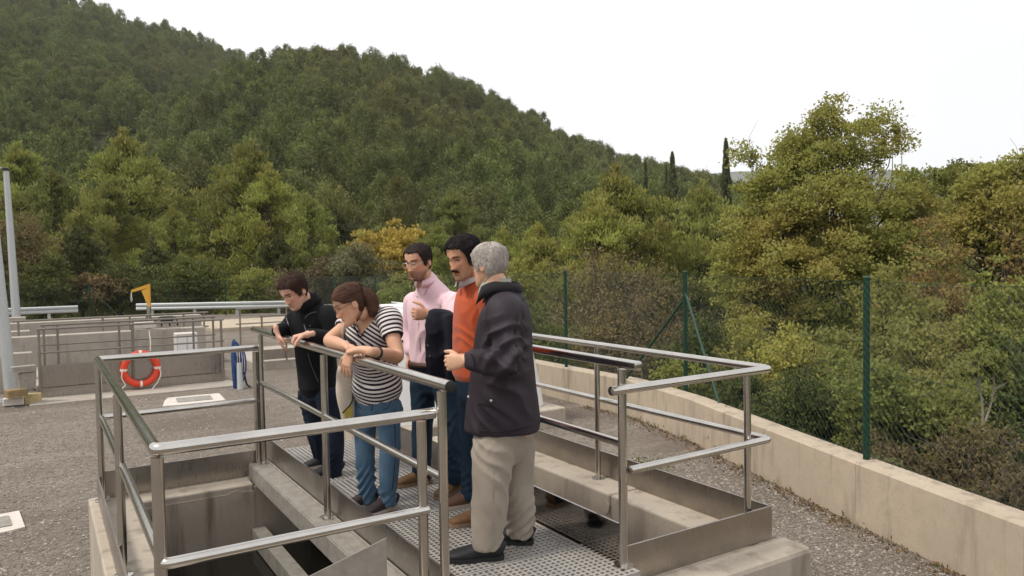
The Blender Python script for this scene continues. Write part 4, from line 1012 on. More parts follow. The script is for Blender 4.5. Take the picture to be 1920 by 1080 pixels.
shrub(1770, 400, 16, 270, LEAF_RUST, 'rust brown bush in front of the right trees', 410, 15000, .095, .055, cl=.32, ncl=190, trunk_r=.06, twigs=260, barkm=TWIG)
shrub(1690, 455, 14, 190, LEAF_OLIVE, 'olive bush between autumn tree and rust brown bush', 411, 11000, .09, .06, cl=.29, ncl=140)
shrub(1900, 480, 12.5, 190, LEAF_GREEN, 'green bush at the right edge above the white stems', 412, 10000, .085, .055, cl=.28, ncl=130)
shrub(1720, 575, 9.6, 240, LEAF_OLIVE, 'olive green bush right of the nearest fence post', 413, 13000, .07, .047, cl=.235, ncl=170)
shrub(1650, 640, 8.4, 170, LEAF_GREEN, 'dull green bush close behind the nearest fence post', 414, 9000, .062, .04, cl=.2, ncl=120, twigs=60)
shrub(1770, 690, 8.2, 200, LEAF_GREEN, 'mid green bush left of the white stemmed sapling', 415, 10000, .062, .042, cl=.2, ncl=140)
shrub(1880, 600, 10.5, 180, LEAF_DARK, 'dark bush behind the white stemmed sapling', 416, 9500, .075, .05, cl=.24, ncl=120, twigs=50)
shrub(1850, 800, 6.9, 260, LEAF_RED, 'reddish brown undergrowth behind the wall at right', 417, 10000, .05, .03, cl=.16, ncl=150, twigs=120)
shrub(1690, 800, 7.1, 140, LEAF_RED, 'reddish undergrowth right of the nearest fence post base', 418, 6000, .05, .032, cl=.15, ncl=100, twigs=60)
shrub(1920, 870, 6.0, 190, LEAF_RED, 'dark reddish growth at the right edge above the wall', 419, 7000, .046, .028, cl=.14, ncl=110, twigs=70)
shrub(1660, 838, 6.6, 90, LEAF_GREY, 'small pale green weeds at the foot of the nearest fence post', 420, 2500, .05, .035, cl=.1, ncl=50)
shrub(1400, 745, 9.2, 150, LEAF_DARK, 'dark ivy growth above the wall right of the brace', 421, 7000, .06, .04, cl=.18, ncl=100)
# white stemmed sapling
b = at(1846, 830, 7.6); zb = ground_at(b); b[2] = zb; rs = np.random.RandomState(9); mb = MB()
pp = lambda x, y: at(x, y, 7.6) - b
limb(mb, (0, 0, 0), pp(1843, 800), .022, .019, rs, 3, .03, 6)
for A in ([(1843, 800), (1842, 760), (1836, 730), (1822, 690), (1818, 672)], [(1836, 735), (1836, 690), (1833, 670)], [(1843, 800), (1856, 765), (1864, 725), (1862, 700)], [(1864, 730), (1880, 722), (1892, 712)]):
    mb.tube(smoothcurve([pp(*q) for q in A], 4), np.linspace(.014, .005, 4 * (len(A) - 1) + 1), 5, caps=False)
cen = [pp(x, y) for x, y in ((1860, 690), (1870, 680), (1850, 695), (1815, 700), (1826, 680), (1840, 690), (1872, 700))]
V, F = clump_leaves(np.array(cen), [(.1, .1, .09)] * len(cen), 90, .06, .045, rs)
plant('sapling', b, mesh_np('leaf_crown', V, F, [LEAF_GREEN]), mbmesh(mb, 'trunk', BARK_PALE), 'small sapling with forked white stems behind the wall at right', 'tree')

# general undergrowth beyond fence and barriers: low mass over the soil
rs = np.random.RandomState(31)
n = 9000; pxr = rs.uniform(-150, 2150, n); dd = np.where(pxr > 950, 8.5 + 26 * rs.rand(n) ** 1.3, 40 + 22 * rs.rand(n))
P = CAM[:2] + dd[:, None] * (HF[:2] + HR[:2] * ((pxr - 960) / FPX)[:, None])
wx = np.interp(P[:, 1], [q for _, q in WALL_LINE] + [45], [p for p, _ in WALL_LINE] + [9.6]); ok = (P[:, 0] > wx + .7) | (P[:, 1] > 40.5)
P = P[ok]; dd = dd[ok]; z = terrain_z(P[:, 0], P[:, 1]); k = 6
C = np.repeat(np.stack([P[:, 0], P[:, 1], z], 1), k, 0) + rs.randn(len(P) * k, 3) * np.repeat(.10 + dd[:, None] * .008, k, 0) * np.array([1, 1, 0]) + np.array([0, 0, 1]) * (np.abs(rs.randn(len(P) * k, 1)) * np.repeat(.15 + dd[:, None] * .007, k, 0))
ds = np.repeat(dd, k)
V, F = leaves(C, rand_dirs(len(C), rs) + [0, 0, .5], .05 + ds * .0042, .03 + ds * .002, rs)
tag(ob('undergrowth', mesh_np('undergrowth', V, F, [BRUSH])), 'low mixed undergrowth on the bank beyond fence and barriers', 'undergrowth', None, 'stuff')

# dry leaves and weeds along the foot of the wall
rs = np.random.RandomState(8); n = 900
yy = rs.uniform(1.5, 9.5, n); xx = np.interp(yy, [q for _, q in WALL_LINE], [p for p, _ in WALL_LINE]) - np.abs(rs.randn(n)) * .13 - .02
C = np.stack([xx, yy, np.full(n, ZG + .018)], 1); D = rand_dirs(n, rs); D[:, 2] *= .25
V, F = leaves(C, D, rs.uniform(.02, .05, n), .022, rs)
tag(ob('fallen_leaves', mesh_np('fallen_leaves', V, F, [LITTER])), 'dry fallen leaves along the foot of the retaining wall', 'leaves', None, 'stuff')
n = 22; yy = rs.uniform(2.2, 9.0, n); xx = np.interp(yy, [q for _, q in WALL_LINE], [p for p, _ in WALL_LINE]) - .03 - np.abs(rs.randn(n)) * .05
C = np.repeat(np.stack([xx, yy, np.full(n, ZG + .03)], 1), 12, 0) + rs.randn(n * 12, 3) * [.03, .05, .015]
V, F = leaves(C, rand_dirs(n * 12, rs) * .7 + [0, 0, 1], .06 * rs.uniform(.5, 1.4, n * 12), .009, rs)
tag(ob('weeds', mesh_np('weeds', V, F, [BRUSH])), 'thin green weeds at the foot of the retaining wall', 'weeds', None, 'stuff')
b = at(1205, 828, 8.4); b[2] = ZG; C = np.array([0, 0, .03]) + rs.randn(260, 3) * [.16, .12, .02]
V, F = leaves(C, rand_dirs(260, rs) + [0, 0, 1], .07, .014, rs)
o = ob('weed_tuft', mesh_np('weed_tuft', V, F, [LEAF_GREEN])); o.location = b; tag(o, 'small green weed tuft in the gravel inside the right guard rail view', 'weeds')

# ------------------------------------------------------------------ thin air between here and the hill
M = bpy.data.materials.new('thin haze'); M.use_nodes = True; M.node_tree.nodes.clear()
_o = M.node_tree.nodes.new('ShaderNodeOutputMaterial'); _v = M.node_tree.nodes.new('ShaderNodeVolumePrincipled')
_v.inputs['Color'].default_value = (0.98, 0.98, 0.97, 1); _v.inputs['Density'].default_value = 0.00014; _v.inputs['Anisotropy'].default_value = 0.2
M.node_tree.links.new(_v.outputs[0], _o.inputs['Volume'])
hz_ = MB().box((-4100, -4100, -10), (4100, 4100, 192)).build('haze', M); hz_['kind'] = 'stuff'; hz_['label'] = 'thin pale haze between the camera and the hills'

# ------------------------------------------------------------------ people
TMP = bpy.data.scenes.new('workbench')
def nrmz(v): v = np.asarray(v, float); return v / (np.linalg.norm(v) + 1e-12)

def loft(P, side, seg=22, k=5, cap0=True, cap1=True, power=2.0, rnd_cap=True):
    """closed limb or trunk: rows (x, y, z, a, b); a along `side`, b across it; ends rounded"""
    P = np.asarray(P, float); Q = smoothcurve(P, k); C = Q[:, :3]; a = np.maximum(Q[:, 3], 1e-3); b = np.maximum(Q[:, 4], 1e-3)
    T = np.gradient(C, axis=0); T /= np.linalg.norm(T, axis=1)[:, None] + 1e-12
    sd = np.asarray(side, float); sd = np.broadcast_to(sd, C.shape) if sd.ndim == 1 else smoothcurve(sd, k)
    rings = []
    th = np.linspace(0, 2 * math.pi, seg, endpoint=False)
    ct, st = np.cos(th), np.sin(th)
    e = 2.0 / power; ct = np.sign(ct) * np.abs(ct) ** e; st = np.sign(st) * np.abs(st) ** e
    def ring(c, t, s, a_, b_):
        s = s - t * (s @ t); s = nrmz(s); u = np.cross(t, s)
        return c + a_ * ct[:, None] * s + b_ * st[:, None] * u
    if cap0 and rnd_cap:
        for f, o in ((.35, .95), (.75, .66)): rings.append(ring(C[0] - T[0] * min(a[0], b[0]) * o * .8, T[0], sd[0], a[0] * f, b[0] * f))
    for i in range(len(C)): rings.append(ring(C[i], T[i], sd[i], a[i], b[i]))
    if cap1 and rnd_cap:
        for f, o in ((.75, .66), (.35, .95)): rings.append(ring(C[-1] + T[-1] * min(a[-1], b[-1]) * o * .8, T[-1], sd[-1], a[-1] * f, b[-1] * f))
    V = np.vstack(rings); n = len(rings)
    F = [(i * seg + j, i * seg + (j + 1) % seg, (i + 1) * seg + (j + 1) % seg, (i + 1) * seg + j) for i in range(n - 1) for j in range(seg)]
    F += [tuple(range(seg - 1, -1, -1)), tuple(range((n - 1) * seg, n * seg))]
    return V, F

def blob(c, r, axes=None, n=14):
    th = np.linspace(0, math.pi, n); ph = np.linspace(0, 2 * math.pi, 2 * n, endpoint=False)
    D = np.array([[math.sin(t) * math.cos(p), math.sin(t) * math.sin(p), math.cos(t)] for t in th[1:-1] for p in ph] + [[0, 0, 1], [0, 0, -1]])
    D = D * np.asarray(r, float) * np.ones(3)
    if axes is not None: D = D @ np.asarray(axes)
    m_ = 2 * n; F = [(i * m_ + j, i * m_ + (j + 1) % m_, (i + 1) * m_ + (j + 1) % m_, (i + 1) * m_ + j)[::-1] for i in range(n - 3) for j in range(m_)]
    t0, t1 = (n - 2) * m_, (n - 2) * m_ + 1
    F += [(j, (j + 1) % m_, t0) for j in range(m_)] + [((n - 3) * m_ + (j + 1) % m_, (n - 3) * m_ + j, t1) for j in range(m_)]
    return D + np.asarray(c), F

def fuse(pieces, voxel, smooth_it=3, fac=0.5, deci=None):
    """one continuous skin over overlapping closed pieces -> (verts, polygons mesh)"""
    mb = MB()
    for V, F in pieces: mb.add(V, F)
    me = mesh_np('raw', np.vstack(mb.v), mb.f)
    o = bpy.data.objects.new('raw', me); TMP.collection.objects.link(o)
    r = o.modifiers.new('r', 'REMESH'); r.mode = 'VOXEL'; r.voxel_size = voxel
    s = o.modifiers.new('s', 'SMOOTH'); s.iterations = smooth_it; s.factor = fac
    if deci:
        d_ = o.modifiers.new('d', 'DECIMATE'); d_.ratio = deci
    TMP.view_layers[0].update(); dg = TMP.view_layers[0].depsgraph
    res = bpy.data.meshes.new_from_object(o.evaluated_get(dg))
    bpy.data.objects.remove(o); bpy.data.meshes.remove(me)
    return res

def get_v(me):
    V = np.empty(len(me.vertices) * 3, np.float32); me.vertices.foreach_get('co', V); return V.reshape(-1, 3).astype(float)
def get_n(me):
    V = np.empty(len(me.vertices) * 3, np.float32); me.vertex_normals.foreach_get('vector', V); return V.reshape(-1, 3).astype(float)
def set_v(me, V): me.vertices.foreach_set('co', V.astype(np.float32).ravel()); me.update()

def wnoise(P, freq, seed, octs=3):
    """smooth 3-D noise from warped waves"""
    rs = np.random.RandomState(seed); o = np.zeros(len(P)); amp = 1.0; tot = 0
    for k in range(octs):
        for _ in range(4):
            d_ = nrmz(rs.randn(3)); e_ = nrmz(rs.randn(3)); f = freq * rs.uniform(.7, 1.4)
            o += amp * np.sin(P @ d_ * f + rs.uniform(0, 6.28) + 1.6 * np.sin(P @ e_ * f * .6 + rs.uniform(0, 6.28))); tot += amp
        freq *= 2.1; amp *= .5
    return o / tot * 1.8

def folds(P, a, b, dirv, freq, seed):
    """crease ridges across the line a-b around its middle (elbow, knee, waist): sharp valleys, soft crowns"""
    t = nrmz(np.asarray(b) - np.asarray(a)); u = (P - a) @ t
    v = P @ nrmz(np.asarray(dirv)); w_ = wnoise(P, 8, seed, 2); o = np.zeros(len(P))
    for q, (fq, sl, wp) in enumerate(((.62, .55, 4.6), (.45, -.65, 5.4))):
        s = np.sin(u * freq * fq + wp * wnoise(P, 7, seed + 11 * q, 2) + v * freq * sl); md = np.clip(.25 + 1.2 * wnoise(P, 10, seed + 5 + q, 1), 0, 1.2)
        o += (1 - np.abs(s) ** .8 * 1.4) * md
    return o

SKIN_MATS = {}
def skin_mat(name, c, red):
    M = NT(name, 0.5, 0, 0.35); at_ = M.n('ShaderNodeVertexColor', layer_name='tint')
    n1 = M.noise(38, 4, 0.6); n2 = M.noise(300, 3, 0.6)
    col = M.mix(M.ramp(n1, [(0.35, 0), (0.7, 0.5)]), c, red)
    col = M.mix(1.0, col, at_.outputs['Color'], 'MULTIPLY'); M.color(col); M.bump(n2, .12, .001)
    M.b.inputs['Subsurface Weight'].default_value = 0.08; M.b.inputs['Subsurface Radius'].default_value = (0.012, 0.005, 0.003); M.b.inputs['Subsurface Scale'].default_value = 0.4
    return M.m

def cloth_mat(name, c, c2=None, rough=.85, weave=700, sheen=.15, bump=.25, attr=None, bands=None, denim=False):
    M = NT(name, rough, 0, 0.25)
    n0 = M.noise(9, 5, .6); n1 = M.noise(weave, 2, .5)
    c2 = c2 or tuple(.78 * x for x in c)
    col = M.mix(M.ramp(n0, [(.3, 0), (.7, 1)]), c, c2)
    n2 = M.noise(130, 3, .65); col = M.mix(M.ramp(n2, [(.35, .22 if denim else .13), (.6, 0)]), col, tuple(.55 * x for x in c))
    if denim:
        n3 = M.noise(16, 4, .6, M.coord((1, 1, .22))); col = M.mix(M.ramp(n3, [(.45, 0), (.75, .55)]), col, tuple(min(1, 1.9 * x + .01) for x in c))
    if bands:
        av = M.n('ShaderNodeAttribute', attribute_name='along'); mt = M.n('ShaderNodeMath', operation='MULTIPLY'); mt.inputs[1].default_value = 1.0 / bands[1]; M.l(av.outputs['Fac'], mt.inputs[0])
        fr = M.n('ShaderNodeMath', operation='FRACT'); M.l(mt.outputs[0], fr.inputs[0]); gt = M.n('ShaderNodeMath', operation='GREATER_THAN'); gt.inputs[1].default_value = bands[2]; M.l(fr.outputs[0], gt.inputs[0])
        col = M.mix(gt.outputs[0], col, bands[0])
    if attr:
        vc = M.n('ShaderNodeVertexColor', layer_name='tint'); col = M.mix(1.0, col, vc.outputs['Color'], 'MULTIPLY')
    M.color(col); M.b.inputs['Sheen Weight'].default_value = sheen
    nn = M.noise(45, 4, .55); M.bump(M.mix(.35, nn, n1), bump, .006)
    return M.m

HAIRM = {}
def hair_mat(name, c, c2):
    M = NT(name, .72, 0, .12); s = M.noise(170, 4, .7, M.coord((1, 1, .3))); M.color(M.mix(M.ramp(s, [(.3, 0), (.7, 1)]), c, c2)); M.bump(s, .25, .0015); return M.m

# --- head: profile by height (eye level = 0), metres
_hz = np.array([-.126, -.119, -.105, -.088, -.070, -.045, -.02, 0, .03, .06, .082, .100, .112, .118])
_hw = np.array([.016, .036, .051, .058, .0625, .067, .0715, .0735, .0765, .0765, .069, .052, .029, .004])
_hf = np.array([.070, .084, .0885, .088, .0875, .0875, .0875, .0865, .0915, .087, .073, .048, .022, -.012])
_hb = np.array([.045, .030, .010, -.015, -.045, -.070, -.088, -.098, -.104, -.103, -.094, -.073, -.048, -.02])
def head_point(z, th, g=0.0, nose=1.0, w=1.0):
    """surface of the head at height z and angle th (0 = forward), grown outward by g"""
    hw = np.interp(z, _hz, _hw) * w; hf = np.interp(z, _hz, _hf); hb = np.interp(z, _hz, _hb)
    c = (hf + hb) / 2; h = (hf - hb) / 2
    s, co = np.sin(th), np.cos(th); e = 2 / 2.25
    x = hw * np.sign(s) * np.abs(s) ** e; y = c + h * np.sign(co) * np.abs(co) ** e
    fr = np.clip(co, 0, 1)
    G = lambda x0, z0, sx, sz: np.exp(-((x - x0) / sx) ** 2 - ((z - z0) / sz) ** 2)
    nz_ = np.clip((.026 - z) / .068, 0, 1); ridge = np.where((z < .026) & (z > -.042), .006 + .024 * nz_ ** 1.1, 0)
    low = np.where(z <= -.042, .030 * np.exp(-((z + .042) / .008) ** 2), 0)
    sx = .0085 + .0075 * nz_
    y = y + fr * nose * .86 * (ridge + low) * np.exp(-(x / sx) ** 2)
    y = y + fr * (.009 * (G(.013, -.040, .0085, .010) + G(-.013, -.040, .0085, .010)))
    y = y + fr * (.006 * G(.030, .024, .022, .009) + .006 * G(-.030, .024, .022, .009) + .003 * G(0, .03, .03, .02))
    y = y - fr * (.015 * (G(.032, .001, .015, .012) + G(-.032, .001, .015, .012)))
    y = y + fr * .004 * (G(.032, -.004, .012, .006) + G(-.032, -.004, .012, .006))
    y = y + fr * (.006 * (G(.045, -.022, .018, .018) + G(-.045, -.022, .018, .018)))
    y = y + fr * (.0065 * G(0, -.064, .022, .0055) + .007 * G(0, -.077, .018, .006) - .006 * G(0, -.0705, .026, .0028) - .005 * G(0, -.088, .02, .006) + .008 * G(0, -.108, .020, .012))
    y = y - fr * .004 * (G(.026, -.055, .007, .016) + G(-.026, -.055, .007, .016))
    r = np.hypot(x, y - c) + 1e-9
    return np.stack([x * (1 + g / r), c + (y - c) * (1 + g / r), z + g * np.clip((z - .02) / .1, -.3, 1) * .8], -1)
def head_grid(gfun=None, nz_=70, nt_=96, z0=-.126, z1=.118, **kw):
    z = np.linspace(z0, z1, nz_); th = np.linspace(-math.pi, math.pi, nt_, endpoint=False)
    Z, T = np.meshgrid(z, th, indexing='ij'); g = 0 if gfun is None else gfun(Z, T)
    V = head_point(Z, T, g, **kw).reshape(-1, 3)
    i = np.arange(nz_ * nt_).reshape(nz_, nt_); F = np.stack([i[:-1], np.roll(i[:-1], -1, 1), np.roll(i[1:], -1, 1), i[1:]], -1).reshape(-1, 4)
    F = [tuple(f) for f in F.tolist()] + [tuple(range(nt_ - 1, -1, -1)), tuple(range((nz_ - 1) * nt_, nz_ * nt_))]
    return V, F

def head_frame(fwd, up=UP):
    f = nrmz(fwd); r = nrmz(np.cross(f, up)); u = np.cross(r, f)        # r = the person's right
    return np.array([-r, f, u]) if False else np.array([r, f, u])      # rows: local x, y, z

def hand_pieces(wr, dirv, palm, thumb_side, curl, s=1.0, spread=.16, thumb_out=.7, curls=None):
    """palm, four unequal jointed fingers and a thumb; palm = direction the palm faces; thumb_side = towards the thumb"""
    d_ = nrmz(dirv); pn = nrmz(palm - d_ * (np.asarray(palm) @ d_)); ts = nrmz(np.cross(pn, d_)); ts = ts if ts @ thumb_side > 0 else -ts
    wr = np.asarray(wr, float); out_ = []
    out_.append(loft([(*(wr - d_ * .03 * s), .027 * s, .021 * s), (*(wr + d_ * .01 * s), .030 * s, .019 * s), (*(wr + d_ * .05 * s), .039 * s, .0165 * s), (*(wr + d_ * .085 * s), .041 * s, .0145 * s)], ts, 16, 4, power=2.4))
    base = wr + d_ * .086 * s
    for i, (o, L, r) in enumerate(((.031, .076, .0086), (.0105, .086, .0090), (-.0105, .080, .0086), (-.031, .062, .0077))):
        c_ = (curls[i] if curls else curl); p = base + ts * o * s * 1.0 - d_ * abs(o) * .15
        dd_ = nrmz(d_ + ts * o / .031 * spread * (1 - min(1, c_))); pts = [p - dd_ * .03 * s, p]; ang = 0
        for k, (fr, bend) in enumerate(((.45, .85), (.32, 1.1), (.23, .7))):
            ang = ang + c_ * bend; v = dd_ * math.cos(ang) + pn * math.sin(ang); p = p + v * L * fr * s; pts.append(p)
        rr_ = np.array([.95, 1.08, 1.0, .92, .72]) * r * s
        out_.append(loft([(*q, a, a) for q, a in zip(pts, rr_)], ts, 10, 4))
    tb = wr + d_ * .028 * s + ts * .026 * s
    t1 = tb + nrmz(ts * thumb_out + d_ * .75 + pn * .25) * .045 * s; t2 = t1 + nrmz(ts * thumb_out * .5 + d_ * .95 + pn * (.2 + .5 * curl)) * .034 * s
    t3 = t2 + nrmz(ts * thumb_out * .25 + d_ + pn * (.2 + .9 * curl)) * .026 * s
    out_.append(loft([(*(tb - ts * .012 * s), .014 * s, .013 * s), (*t1, .0115 * s, .0115 * s), (*t2, .0105 * s, .0100 * s), (*t3, .0075 * s, .0075 * s)], pn, 10, 4))
    return out_

def paint_skin(me, hc, HFm, opts):
    """natural skin colour: lips, brows, stubble, warmth of nose, ears and cheeks - in head coordinates"""
    V = get_v(me); q = (V - hc) @ HFm.T; x, y, z = q[:, 0], q[:, 1], q[:, 2]; n = len(V); C = np.ones((n, 4))
    face = (np.abs(x) < .1) & (np.abs(z) < .14) & (y > -.12) & (y < .16); fr = face & (y > .03)
    G = lambda x0, z0, sx, sz: np.exp(-((x - x0) / sx) ** 2 - ((z - z0) / sz) ** 2)
    def lay(wt, c):
        for k in range(3): C[:, k] = C[:, k] * (1 - wt) + C[:, k] * c[k] * wt
    lay(np.where(fr, .7 * (G(.048, -.03, .022, .02) + G(-.048, -.03, .022, .02) + G(0, -.035, .018, .015)), 0), (1.05, .80, .74))
    lay(np.where(fr, np.clip(1.15 * (G(0, -.071, .024, .0085)), 0, 1), 0), opts.get('lips', (.82, .50, .46)))
    lay(np.where(fr, np.clip(1.5 * np.exp(-((z + .0705) / .0018) ** 2) * np.exp(-(x / .024) ** 4), 0, 1), 0), (.35, .2, .18))
    if opts.get('smile'):
        lay(np.where(fr, np.clip(1.6 * np.exp(-((z + .0690 - .10 * np.abs(x) ** 1.3) / .0042) ** 4) * np.exp(-(x / .021) ** 6), 0, 1), 0), (1.45, 1.9, 2.2))
    bz = .0235 + .004 * np.cos((np.abs(x) - .034) * 60)
    lay(np.where(fr, np.clip(opts.get('brow', 1) * 1.6 * np.exp(-((z - bz) / .0048) ** 2) * np.exp(-((np.abs(x) - .034) / .020) ** 4), 0, 1), 0), opts.get('browc', (.16, .12, .10)))
    lay(np.where(fr, np.clip(1.3 * np.exp(-((z - .004) / .0028) ** 2) * np.exp(-((np.abs(x) - .032) / .0135) ** 4), 0, 1), 0), (.22, .15, .13))
    if opts.get('stubble'):
        wn = .85 + .3 * wnoise(q, 90, 3, 2)
        st = np.clip((-.045 - z) / .02, 0, 1) * np.clip((y + .01) / .03, 0, 1) * (1 - .9 * G(0, -.071, .024, .008)); up_ = G(0, -.054, .030, .007)
        lay(np.where(face, np.clip(opts['stubble'] * wn * np.maximum(st, up_), 0, 1), 0), (.26, .23, .22))
    at_ = me.color_attributes.new('tint', 'FLOAT_COLOR', 'POINT'); at_.data.foreach_set('color', C.astype(np.float32).ravel())

def make_body(t, pieces, hc, HFm, mat, opts):
    HV, HF_ = head_grid(w=opts.get('w', 1.0), nose=opts.get('nose', 1.0)); s = opts.get('hs', 1.0)
    P = [(hc + (HV * s) @ HFm, HF_)] + pieces
    for sx in (-1, 1):
        P.append(blob(hc + s * (np.array([sx * .0765, -.016, -.012]) @ HFm), (.008, .0155, .029), head_frame(HFm[1] * 1.0 + sx * .35 * HFm[0], HFm[2])))
        P.append(loft([(*(hc + s * (np.array([sx * (-.0 + .0765 + .006 * math.cos(a)), -.018 - .015 * math.cos(a), -.012 + .027 * math.sin(a)]) @ HFm)), (.0040), .0040) for a in np.linspace(-1.2, 2.9, 7)], HFm[0], 8, 3))
    me = fuse(P, .0042, 3, .45, .27)
    paint_skin(me, hc, HFm / s if False else HFm, opts); me.materials.append(mat); me.polygons.foreach_set('use_smooth', np.ones(len(me.polygons), dtype=bool))
    b = ob('body', me, t)
    # eyes
    for sx in (-1, 1):
        e = hc + s * (np.array([sx * .0315, opts.get('eye', .0632), .0005]) @ HFm); V, F = blob(e, .0120, HFm, 10)
        q = (V - e) @ HFm.T; mi = [1 if (q[list(f)].mean(0)[1] > .0105 - .0012) else 0 for f in F]
        ob('eye', mesh_np('eye', V, F, [EYE_W, EYE_D], True, mi), b)
    return b

EYE_W = NT('eye white', .25, 0, .5).color((.40, .34, .30)).m
EYE_D = NT('dark iris', .15, 0, .5).color((.018, .012, .009)).m

def make_hair(t, hc, HFm, mask, thick, mat, seed, s=1.0, w=1.0, name='hair', rough=.004, strands=1800, lens=.026, sweep=.35, z0=-.126, down=0.25):
    """hair as a lumpy cap that sinks under the skin outside the hair line, with loose strands over it"""
    rs = np.random.RandomState(seed)
    def g(Z, T):
        m_ = np.clip(mask(Z, T), 0, 1); P = np.stack([Z.ravel() * 40, np.sin(T.ravel()) * 3, np.cos(T.ravel()) * 3], 1)
        n_ = wnoise(P, 2.2, seed, 3).reshape(Z.shape); f_ = wnoise(np.stack([T.ravel() * 26, Z.ravel() * 25, T.ravel() * 0], 1), 1.6, seed + 1, 2).reshape(Z.shape)
        return m_ * (thick + rough * n_ + rough * .7 * f_) - (1 - m_) * .011
    V, F = head_grid(g, 80, 180, z0=z0, z1=.1178, w=w, nose=0.0)
    V = hc + (V * s) @ HFm
    o = ob(name, mesh_np(name, V, F, [mat], True), t)
    n = strands * 14; Zs = rs.uniform(-.1, .117, n); Ts = rs.uniform(-math.pi, math.pi, n); ok = mask(Zs, Ts) > .9; Zs, Ts = Zs[ok][:strands], Ts[ok][:strands]; n = len(Zs)
    step = lens / 3; rows = []; z, th = Zs.copy(), Ts.copy(); part = np.where(rs.rand(n) < .5, 1, -1) * rs.rand(n)
    off = rs.uniform(-.3, 1.0, n) * rough
    for q in range(4):
        p = head_point(z, th, 0, 0.0, w); nr = head_point(z, th, .01, 0.0, w) - p; nr /= np.linalg.norm(nr, axis=1)[:, None] + 1e-9
        rows.append(p + nr * (thick + off + rough * .35 * q * rs.uniform(.2, 1, n))[:, None])
        top_ = np.clip((z - .055) / .04, 0, 1); back_ = np.sign(th + 1e-6)
        fr_ = np.maximum(sweep, np.clip((1.15 - np.abs(th)) / .3, 0, 1) * .95); fr_ = np.where(np.abs(th) > 2.3, np.minimum(fr_, .3), fr_)
        th = np.clip(th + back_ * np.maximum(top_, fr_) * step * 10 * (1 - .3 * rs.rand(n)) + rs.randn(n) * .04, -math.pi, math.pi); z = z - (1 - np.maximum(top_, fr_ * .9)) * step * rs.uniform(.7, 1.1, n) - top_ * step * .12
    Rw = np.stack(rows, 1); Rw = hc + (Rw * s) @ HFm; T = np.roll(Rw, -1, 1) - Rw; T[:, -1] = T[:, -2]
    rad_ = Rw - hc; rad_ = rad_ / np.linalg.norm(rad_, axis=2)[:, :, None]; sd = np.cross(T, rs.randn(n, 1, 3) * .22 + rad_); sd /= np.linalg.norm(sd, axis=2)[:, :, None] + 1e-9
    wd_ = np.array([.9, 1.1, .9, .25]) * .0013
    V = np.stack([Rw - sd * wd_[None, :, None], Rw + sd * wd_[None, :, None]], 2).reshape(-1, 3)
    b_ = (np.arange(n) * 8)[:, None]; F = np.concatenate([b_ + np.array([[2 * q, 2 * q + 1, 2 * q + 3, 2 * q + 2]]) for q in range(3)], 0)
    so_ = ob('hair_strands', mesh_np('hair_strands', V, F, [mat], True), o); so_['kind'] = 'stuff'
    return o

def loft_strands(o, P, side, n, mat, seed, lift=1.02, span=.5, w=.0012):
    """fine hair ribbons running along a loft"""
    rs = np.random.RandomState(seed); Q = smoothcurve(np.asarray(P, float), 8); C = Q[:, :3]; T = np.gradient(C, axis=0); T /= np.linalg.norm(T, axis=1)[:, None] + 1e-9
    sd = np.array([nrmz(np.asarray(side) - t_ * (np.asarray(side) @ t_)) for t_ in T]); up_ = np.cross(T, sd); L = len(Q); mv = []; mf = []
    for k in range(n):
        a = rs.uniform(0, 6.283); i0 = rs.uniform(0, L * (1 - span)); ii = np.clip(np.linspace(i0, i0 + L * span, 5) + rs.randn() * .5, 0, L - 1); a_ = a + np.linspace(0, rs.randn() * .25, 5); g = lift + rs.uniform(-.02, .06)
        X = np.stack([[np.interp(ii, np.arange(L), Z_[:, c]) for c in range(3)] for Z_ in (C, sd, up_)]); A_ = np.interp(ii, np.arange(L), Q[:, 3]); B_ = np.interp(ii, np.arange(L), Q[:, 4])
        R_ = X[0].T + (A_ * np.cos(a_) * g)[:, None] * X[1].T + (B_ * np.sin(a_) * g)[:, None] * X[2].T; tw = nrmz(np.cross(R_[-1] - R_[0], R_[2] - X[0].T[2])) * w
        b = len(mv) * 10; mv.append(np.stack([R_ - tw, R_ + tw], 1).reshape(-1, 3)); mf += [(b + 2 * q, b + 2 * q + 1, b + 2 * q + 3, b + 2 * q + 2) for q in range(4)]
    s_ = ob('hair_strands', mesh_np('hair_strands', np.vstack(mv), mf, [mat], True), o); s_['kind'] = 'stuff'

